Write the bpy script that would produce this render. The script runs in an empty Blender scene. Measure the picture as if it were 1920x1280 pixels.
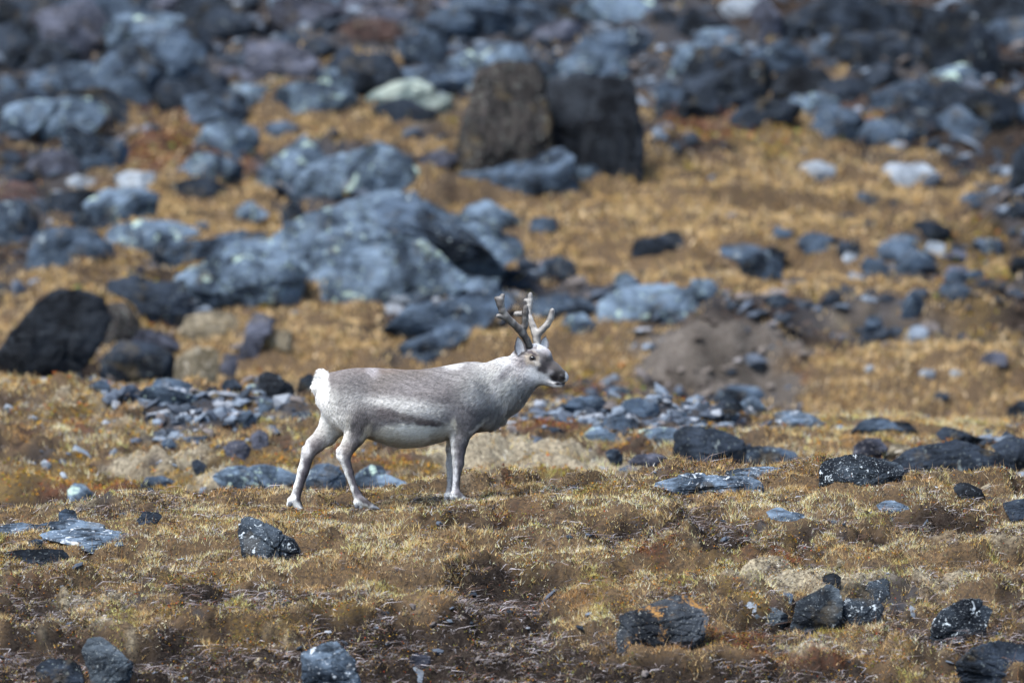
import bpy, math
import numpy as np
from mathutils import Vector

scene = bpy.context.scene
rng = np.random.default_rng(7)

# ------------------------------------------------------------------ camera
PITCH = math.radians(4.0)
CY, CZ = -73.5, 6.19
SP, CP = math.sin(PITCH), math.cos(PITCH)
KPX = 36.0 / 400.0 / 1920.0
cam_d = bpy.data.cameras.new("camera")
cam_d.lens = 400
cam_d.sensor_width = 36
cam_d.clip_start = 0.5
cam_d.clip_end = 3000
cam_d.dof.use_dof = True
cam_d.dof.focus_distance = 73.6
cam_d.dof.aperture_fstop = 2.3
cam = bpy.data.objects.new("camera", cam_d)
scene.collection.objects.link(cam)
cam.location = (0, CY, CZ)
cam.rotation_euler = (math.radians(90) - PITCH, 0, 0)
scene.camera = cam

# ------------------------------------------------------------------ light
SUN_EL, SUN_AZ = math.radians(58), math.radians(-132)     # azimuth from +Y towards +X
world = bpy.data.worlds.new("World")
scene.world = world
world.use_nodes = True
wn = world.node_tree
bg = wn.nodes["Background"]
sky = wn.nodes.new("ShaderNodeTexSky")
sky.sky_type = 'NISHITA'
sky.sun_disc = False
sky.sun_elevation = SUN_EL
sky.sun_rotation = SUN_AZ
sky.air_density = 1.0
sky.dust_density = 1.0
wn.links.new(sky.outputs[0], bg.inputs[0])
bg.inputs[1].default_value = 0.052
sun_d = bpy.data.lights.new("sun", 'SUN')
sun_d.energy = 1.5
sun_d.angle = math.radians(28)
sun_d.color = (1.0, 0.975, 0.945)
sun = bpy.data.objects.new("sun", sun_d)
scene.collection.objects.link(sun)
sd = Vector((math.sin(SUN_AZ) * math.cos(SUN_EL), math.cos(SUN_AZ) * math.cos(SUN_EL), math.sin(SUN_EL)))
sun.rotation_euler = sd.to_track_quat('Z', 'Y').to_euler()
vs = scene.view_settings
vs.view_transform = 'Standard'
vs.look = 'None'
vs.gamma = 1
vs.use_curve_mapping = False
vs.exposure = 2.26

# ------------------------------------------------------------------ helpers
def P(px, py, y):
    """point of the world at distance y that the photograph shows at (px, py)"""
    a = (px - 960) * KPX
    b = (640 - py) * KPX
    t = (y - CY) / (CP + b * SP)
    return t * a, CZ + t * (-SP + b * CP)

def zrow(row, y):
    b = (640 - row) * KPX
    t = (y - CY) / (CP + b * SP)
    return CZ + t * (-SP + b * CP)

_prm = np.random.default_rng(3)
PERM = _prm.permutation(256).astype(np.int32)
G3 = _prm.normal(size=(256, 3)).astype(np.float32)
G3 /= np.linalg.norm(G3, axis=1)[:, None]

def noise3(x, y, z):
    x, y, z = np.broadcast_arrays(np.asarray(x, dtype=np.float32), np.asarray(y, dtype=np.float32), np.asarray(z, dtype=np.float32))
    xi, yi, zi = np.floor(x).astype(np.int32), np.floor(y).astype(np.int32), np.floor(z).astype(np.int32)
    xf, yf, zf = x - xi, y - yi, z - zi
    u, v, w = [f * f * f * (f * (f * 6 - 15) + 10) for f in (xf, yf, zf)]
    out = 0
    for dx in (0, 1):
        hx = PERM[(xi + dx) & 255]
        wx = u if dx else 1 - u
        for dy in (0, 1):
            hy = PERM[(hx + yi + dy) & 255]
            wy = v if dy else 1 - v
            for dz in (0, 1):
                g = G3[PERM[(hy + zi + dz) & 255]]
                wz = w if dz else 1 - w
                out = out + wx * wy * wz * (g[..., 0] * (xf - dx) + g[..., 1] * (yf - dy) + g[..., 2] * (zf - dz))
    return out

def noise2(x, y, s=0.0):
    x = np.asarray(x, dtype=np.float32) + np.float32(s * 17.3)
    y = np.asarray(y, dtype=np.float32) + np.float32(s * 5.1)
    xi, yi = np.floor(x).astype(np.int32), np.floor(y).astype(np.int32)
    xf, yf = x - xi, y - yi
    u, v = [f * f * f * (f * (f * 6 - 15) + 10) for f in (xf, yf)]
    out = 0
    for dx in (0, 1):
        hx = PERM[(xi + dx) & 255]
        wx = u if dx else 1 - u
        for dy in (0, 1):
            g = G3[PERM[(hx + yi + dy) & 255]]
            wy = v if dy else 1 - v
            out = out + wx * wy * (g[..., 0] * (xf - dx) + g[..., 1] * (yf - dy)) * 1.3
    return out

def fbm2(x, y, f, o, s=0.0, gain=0.5):
    a, r = 1.0, 0
    for i in range(o):
        r = r + a * noise2(x * f, y * f, s + i * 3.7)
        f *= 2.07; a *= gain
    return r

def smooth(a, b, x):
    t = np.clip((x - a) / (b - a), 0, 1)
    return t * t * (3 - 2 * t)

def make_mesh(name, verts, faces, mat, cols=None, flat=True, parent=None, loc=(0, 0, 0), normals=None):
    me = bpy.data.meshes.new(name)
    v = np.asarray(verts, dtype=np.float32) - np.asarray(loc, dtype=np.float32)
    f = np.asarray(faces, dtype=np.int32)
    n, k = f.shape
    me.vertices.add(len(v)); me.vertices.foreach_set("co", v.ravel())
    me.loops.add(n * k); me.loops.foreach_set("vertex_index", f.ravel())
    me.polygons.add(n); me.polygons.foreach_set("loop_start", np.arange(0, n * k, k, dtype=np.int32))
    me.update(calc_edges=True)
    if not flat:
        me.polygons.foreach_set("use_smooth", np.ones(n, dtype=bool))
    else:
        me.polygons.foreach_set("use_smooth", np.zeros(n, dtype=bool))
    if cols is not None:
        c = np.ones((len(v), 4), dtype=np.float32); c[:, :3] = cols
        at = me.color_attributes.new("Col", 'FLOAT_COLOR', 'POINT')
        at.data.foreach_set("color", c.ravel())
    if normals is not None:
        me.polygons.foreach_set("use_smooth", np.ones(n, dtype=bool))
        me.normals_split_custom_set_from_vertices(normals.tolist())
    me.materials.append(mat)
    o = bpy.data.objects.new(name, me)
    scene.collection.objects.link(o)
    if parent is None:
        o.location = loc
    else:
        o.parent = parent
        o.location = Vector(loc) - parent.location
    return o

def tag(o, label=None, cat=None, group=None, kind=None):
    if label: o["label"] = label
    if cat: o["category"] = cat
    if group: o["group"] = group
    if kind: o["kind"] = kind
    return o

# ------------------------------------------------------------------ materials
class NT:
    def __init__(s, name):
        s.m = bpy.data.materials.new(name); s.m.use_nodes = True
        s.t = s.m.node_tree; s.b = s.t.nodes["Principled BSDF"]
    def n(s, typ, **kw):
        nd = s.t.nodes.new(typ)
        for k, v in kw.items():
            if k.startswith('i_'):
                nd.inputs[k[2:].replace('_', ' ')].default_value = v
            else: setattr(nd, k, v)
        return nd
    def l(s, a, b): s.t.links.new(a, b)
    def mix(s, fac, a, b, mode='MIX'):
        nd = s.t.nodes.new("ShaderNodeMix"); nd.data_type = 'RGBA'; nd.blend_type = mode
        for sock, v in ((nd.inputs[0], fac), (nd.inputs[6], a), (nd.inputs[7], b)):
            if isinstance(v, bpy.types.NodeSocket): s.l(v, sock)
            elif isinstance(v, (tuple, list)): sock.default_value = (*v, 1)
            else: sock.default_value = v
        return nd.outputs[2]
    def ramp(s, val, a, b):
        nd = s.n("ShaderNodeMapRange"); nd.interpolation_type = 'SMOOTHSTEP'
        s.l(val, nd.inputs[0]); nd.inputs[1].default_value = a; nd.inputs[2].default_value = b
        return nd.outputs[0]
    def noise(s, vec, scale, detail=4, rough=0.55, dist=0.0):
        nd = s.n("ShaderNodeTexNoise"); nd.inputs["Scale"].default_value = scale
        nd.inputs["Detail"].default_value = detail; nd.inputs["Roughness"].default_value = rough
        nd.inputs["Distortion"].default_value = dist
        s.l(vec, nd.inputs["Vector"])
        return nd.outputs[0]

def mat_ground():
    s = NT("ground")
    geo = s.n("ShaderNodeNewGeometry").outputs["Position"]
    c = s.n("ShaderNodeAttribute", attribute_name="Col").outputs["Color"]
    n1 = s.noise(geo, 42, 5, 0.7)
    n2 = s.noise(geo, 9, 4, 0.6)
    c = s.mix(s.ramp(n1, 0.35, 0.7), c, (0.05, 0.04, 0.032))
    c2 = s.mix(s.ramp(s.noise(geo, 60, 3, 0.5), 0.62, 0.8), c, s.mix(0.5, c, (0.16, 0.14, 0.12)))
    c2 = s.mix(s.ramp(n2, 0.25, 0.75), c2, s.mix(0.35, c2, (0.02, 0.017, 0.015)))
    s.l(c2, s.b.inputs["Base Color"])
    s.b.inputs["Roughness"].default_value = 0.95
    s.b.inputs["Specular IOR Level"].default_value = 0.02
    bp = s.n("ShaderNodeBump"); bp.inputs["Strength"].default_value = 0.9; bp.inputs["Distance"].default_value = 0.02
    s.l(n1, bp.inputs["Height"]); s.l(bp.outputs[0], s.b.inputs["Normal"])
    return s.m

def mat_veg(name, rough=0.8, trans=0.35):
    s = NT(name)
    c = s.n("ShaderNodeAttribute", attribute_name="Col").outputs["Color"]
    s.l(c, s.b.inputs["Base Color"])
    s.b.inputs["Roughness"].default_value = rough
    s.b.inputs["Specular IOR Level"].default_value = 0.05
    if trans > 0:
        tr = s.n("ShaderNodeBsdfTranslucent"); s.l(c, tr.inputs[0])
        mx = s.n("ShaderNodeMixShader"); mx.inputs[0].default_value = trans
        s.l(s.b.outputs[0], mx.inputs[1]); s.l(tr.outputs[0], mx.inputs[2])
        s.l(mx.outputs[0], s.t.nodes["Material Output"].inputs[0])
    return s.m

def mat_rock(name, dark, light, lichen=(0.5, 0.55, 0.5), lich_t=0.66, lich_scale=9, stripe=0.5, orange=None, dirt=0.3, scale=3.0, upright=False):
    s = NT(name)
    oc = s.n("ShaderNodeTexCoord").outputs["Object"]
    rnd = s.n("ShaderNodeObjectInfo").outputs["Random"]
    ml = s.n("ShaderNodeVectorMath", operation='SCALE'); s.l(rnd, ml.inputs["Scale"]); ml.inputs[0].default_value = (37, 91, 53)
    ad = s.n("ShaderNodeVectorMath", operation='ADD'); s.l(oc, ad.inputs[0]); s.l(ml.outputs[0], ad.inputs[1])
    vec = ad.outputs[0]
    mp = s.n("ShaderNodeMapping"); s.l(vec, mp.inputs[0])
    mp.inputs["Rotation"].default_value = (0.3, 0.45, 0.2); mp.inputs["Scale"].default_value = (7, 3, .7) if upright else (1.3, 2.5, 5.5)
    n1 = s.noise(vec, scale, 8, 0.66, 0.4)
    n2 = s.noise(mp.outputs[0], scale * 1.4, 6, 0.65, 1.1)
    c = s.mix(s.ramp(n1, 0.36, 0.64), dark, light)
    c = s.mix(s.ramp(n2, 0.42, 0.66), c, s.mix(stripe, c, tuple(0.35 * x for x in dark)))
    n3 = s.noise(vec, lich_scale, 6, 0.62, 0.8)
    c = s.mix(s.ramp(n3, lich_t, lich_t + 0.05), c, lichen)
    n5 = s.noise(vec, lich_scale * 5, 3, 0.5)
    c = s.mix(s.ramp(n5, 0.62, 0.7), c, s.mix(0.6, c, lichen))
    # earthy algae and moss on upward faces
    nz = s.n("ShaderNodeSeparateXYZ"); s.l(s.n("ShaderNodeNewGeometry").outputs["Normal"], nz.inputs[0])
    n6 = s.noise(vec, 5, 5, 0.6)
    c = s.mix(s.ramp(n6, 0.56, 0.66), c, s.mix(dirt, c, (0.13, 0.10, 0.055)))
    if orange:
        n4 = s.noise(vec, 4.2, 10, 0.72, 0.4)
        spk = s.ramp(s.noise(vec, 55, 3, .6), .36, .5)
        oc_ = s.mix(s.noise(vec, 20, 3), (0.20, 0.10, 0.03), (0.46, 0.26, 0.09))
        fm = s.n('ShaderNodeMath', operation='MULTIPLY'); s.l(s.ramp(n4, orange, orange + 0.06), fm.inputs[0]); s.l(spk, fm.inputs[1])
        c = s.mix(fm.outputs[0], c, oc_)
    s.l(c, s.b.inputs["Base Color"])
    s.b.inputs["Roughness"].default_value = 0.8
    s.b.inputs["Specular IOR Level"].default_value = 0.10
    bp = s.n("ShaderNodeBump"); bp.inputs["Strength"].default_value = 0.9; bp.inputs["Distance"].default_value = 0.03
    nb = s.noise(vec, 14, 8, 0.7)
    mm = s.n("ShaderNodeMath", operation='ADD'); s.l(nb, mm.inputs[0]); s.l(n2, mm.inputs[1])
    s.l(mm.outputs[0], bp.inputs["Height"]); s.l(bp.outputs[0], s.b.inputs["Normal"])
    return s.m

M_GROUND = mat_ground()
M_GRASS = mat_veg("dry_grass", 0.7, 0.4)
M_HEATH = mat_veg("heath", 0.9, 0.15)
M_STONE = mat_veg("small_stones", 0.85, 0.0)
RM = {
 'blue':  mat_rock("blue_grey_rock", (0.008, 0.012, 0.019), (0.085, 0.122, 0.175), lich_t=0.64, lichen=(.30, .36, .38)),
 'light': mat_rock("light_grey_rock", (0.020, 0.030, 0.045), (0.17, 0.235, 0.315), lichen=(0.40, 0.52, 0.45), lich_t=0.60, lich_scale=5),
 'dark':  mat_rock("dark_rock", (0.004, 0.006, 0.009), (0.034, 0.046, 0.066), lichen=(0.17, 0.2, 0.2), lich_t=0.66),
 'black': mat_rock("black_rock", (0.005, 0.006, 0.008), (0.028, 0.034, 0.043), lichen=(0.10, 0.12, 0.14), lich_t=0.68, dirt=0.0),
 'pale':  mat_rock("pale_rock", (0.14, 0.165, 0.20), (0.36, 0.41, 0.46), lichen=(0.55, 0.56, 0.56), dirt=0.3, stripe=0.35),
 'fleck': mat_rock("flecked_rock", (0.008, 0.011, 0.016), (0.05, 0.066, 0.085), lichen=(0.50, 0.56, 0.60), lich_t=0.60, lich_scale=22, dirt=0.2),
 'vein':  mat_rock("veined_rock", (0.014, 0.021, 0.032), (0.165, 0.225, 0.30), lichen=(0.52, 0.57, 0.62), lich_t=0.60, lich_scale=9, stripe=0.85, dirt=0.25),
 'orange': mat_rock("orange_lichen_rock", (0.012, 0.015, 0.02), (0.075, 0.088, 0.105), lichen=(0.38, 0.4, 0.38), lich_t=0.66, lich_scale=16, orange=0.53),
 'ochre': mat_rock("ochre_spotted_rock", (0.014, 0.018, 0.024), (0.10, 0.125, 0.15), lichen=(0.36, 0.4, 0.4), lich_t=0.62, lich_scale=18, orange=0.68),
 'purple': mat_rock("purple_grey_rock", (0.016, 0.018, 0.026), (0.11, 0.12, 0.16), lich_t=0.66, lichen=(0.35, 0.34, 0.35)),
 'brown': mat_rock("brown_streaked_rock", (0.016, 0.016, 0.018), (0.075, 0.066, 0.060), lich_t=0.72, stripe=0.95, dirt=0.45, upright=True),
 'cream': mat_rock("moss_topped_rock", (0.09, 0.075, 0.05), (0.36, 0.31, 0.22), lichen=(0.48, 0.43, 0.34), lich_t=0.6, dirt=0.7),
 'green': mat_rock("green_lichened_rock", (0.11, 0.15, 0.15), (0.38, 0.44, 0.39), lichen=(0.50, 0.55, 0.46), dirt=0.2, stripe=0.5),
 'rust':  mat_rock("rusty_rock", (0.03, 0.02, 0.02), (0.12, 0.075, 0.065), lich_t=0.7, dirt=0.5),
}

# ------------------------------------------------------------------ terrain
YK = np.array([-85, -72, -60, -42, -22, -9.5, -5.6, -2.8, 0.0, 0.9, 2.3, 7.0, 10.5, 14.0, 17.0, 21.0, 25.0, 29.0, 34.5, 40.0, 45.5, 53.0, 68.0, 120.0])
PXI = [0, 200, 400, 555, 683, 855, 1000, 1250, 1400, 1600, 1920]
R0 =  [990, 978, 966, 960, 953, 937, 926, 920, 920, 925, 945]
RC =  [968, 955, 938, 926, 922, 907, 900, 893, 890, 890, 904]
RC2 = [734, 733, 736, 744, 750, 762, 764, 770, 782, 800, 812]
RM2 = [848, 846, 846, 850, 850, 852, 850, 848, 850, 860, 860]
def H_ctrl(x):
    px = 960 + x * 290.2
    Z = np.empty((len(YK), len(x)), dtype=np.float32)
    def rr(row, i): Z[i] = zrow(row, YK[i])
    for i, z in ((0, 4.9), (1, 4.6), (2, 2.4), (3, -0.6), (4, -1.6), (5, -1.12)): Z[i] = z
    rr(1305, 6); rr(1112, 7)
    rr(np.interp(px, PXI, R0), 8); rr(np.interp(px, PXI, RC), 9)
    Z[10] = Z[9] - 0.34
    Z[11] = zrow(np.interp(px, PXI, RC) + 40, YK[11])
    px2 = 960 + x * (21333 / 87.0)
    rr(np.interp(px2, PXI, RM2), 12)
    rr(np.interp(px2, PXI, RC2), 13)
    Z[14] = Z[13] - 0.22
    rr(np.interp(px2, PXI, RC2) + 45, 15)
    rr(np.interp(px2, PXI, RC2) + 0.0, 16)
    rr(610, 17); rr(415, 18); rr(225, 19); rr(40, 20); rr(-190, 21)
    Z[22] = Z[21] + 4.2; Z[23] = Z[22] + 9
    return Z
_YD = np.diff(YK)
def H_base(x, y):
    Z = H_ctrl(x)
    k = np.clip(np.searchsorted(YK, y) - 1, 0, len(YK) - 2)
    D = np.diff(Z, axis=0) / _YD[:, None]
    T = np.zeros_like(Z)
    a, b = D[:-1], D[1:]
    same = (a * b) > 0
    T[1:-1] = np.where(same, 2 * a * b / np.where(same, a + b, 1), 0)
    T[0] = D[0]; T[-1] = D[-1]
    ii = np.arange(len(x))
    h = _YD[k]; t = (y - YK[k]) / h
    t2, t3 = t * t, t * t * t
    return ((2*t3-3*t2+1) * Z[k, ii] + (t3-2*t2+t) * h * T[k, ii] + (-2*t3+3*t2) * Z[k+1, ii] + (t3-t2) * h * T[k+1, ii])

BUMPS = []   # (x, y, rx, ry, dz)
def H(x, y):
    x = np.asarray(x, dtype=np.float64).ravel(); y = np.asarray(y, dtype=np.float64).ravel()
    z = H_base(x, y)
    wf = 1 - smooth(1.0, 3.0, y)
    w2 = smooth(2, 6.0, y) * (1 - smooth(15, 20, y))
    w3 = smooth(19, 25, y)
    calm = 1 - 0.8 * np.exp(-(np.maximum(np.abs(x + 0.85) - 0.9, 0) / 0.35) ** 2 - (y / 0.6) ** 2)
    n_a = fbm2(x * 0.8, y * 1.2, 0.9, 3, 1)
    n_b = fbm2(x, y, 2.6, 3, 2)
    led2 = fbm2(x * .55, y * 1.2, .95, 3, 12)
    z = z + wf * calm * (0.07 * n_a + 0.06 * n_b + 0.11 * (smooth(-.10, .06, led2) - .5))
    z = z + w2 * (0.13 * n_a + 0.09 * n_b)
    led = fbm2(x * 0.45, y * 1.1, 0.5, 2, 6)
    z = z + w3 * (0.34 * fbm2(x, y * 1.2, 0.33, 3, 4) + 0.12 * n_b + 0.16 * smooth(-.12, .12, led) - 0.08)
    for bx, by, rx, ry, dz in BUMPS:
        z = z + dz * np.exp(-((x - bx) / rx) ** 2 - ((y - by) / ry) ** 2)
    return z

ZONE = {'f': (-8.5, 1.9), 'm': (5.0, 19.0), 'b': (19.0, 68.0)}
def hit(px, py, zone, fine=False):
    y0, y1 = ZONE[zone]
    ys = np.linspace(y0, y1, 700)
    a = (px - 960) * KPX; b = (640 - py) * KPX
    t = (ys - CY) / (CP + b * SP)
    xs = t * a; zs = CZ + t * (-SP + b * CP)
    d = (H_fine(xs, ys, cover(xs, ys)) if fine else H(xs, ys)) - zs
    i = np.argmax(d > 0)
    if d[i] <= 0:
        j = int(np.argmax(d)); return float(ys[j])
    if i == 0: return float(ys[0])
    f = -d[i-1] / (d[i] - d[i-1])
    return float(ys[i-1] + f * (ys[i] - ys[i-1]))
def bump(px, py, zone, rx, ry, dz):
    y = hit(px, py, zone); x, _ = P(px, py, y)
    BUMPS.append((x, y, rx, ry, dz))
# earth bank to the right of the animal, hollow under the black boulder
bump(1330, 690, 'b', 0.85, 1.3, 0.50)
bump(150, 735, 'b', 0.9, 1.2, -0.35)
for b_ in ((950, 1120, .25, .35, -.10), (830, 1190, .7, .4, -.10), (1090, 1120, .2, .3, .03), (640, 1130, .5, .35, .05),
           (300, 1215, .35, .4, -.10), (1350, 1262, 1.0, .3, -.08), (1430, 1070, .5, .45, .05), (1365, 990, .12, .15, .05),
           (200, 945, .22, .25, .05), (1310, 900, .14, .15, .05), (870, 965, .12, .15, .04)):
    bump(b_[0], b_[1], 'f', *b_[2:])

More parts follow.
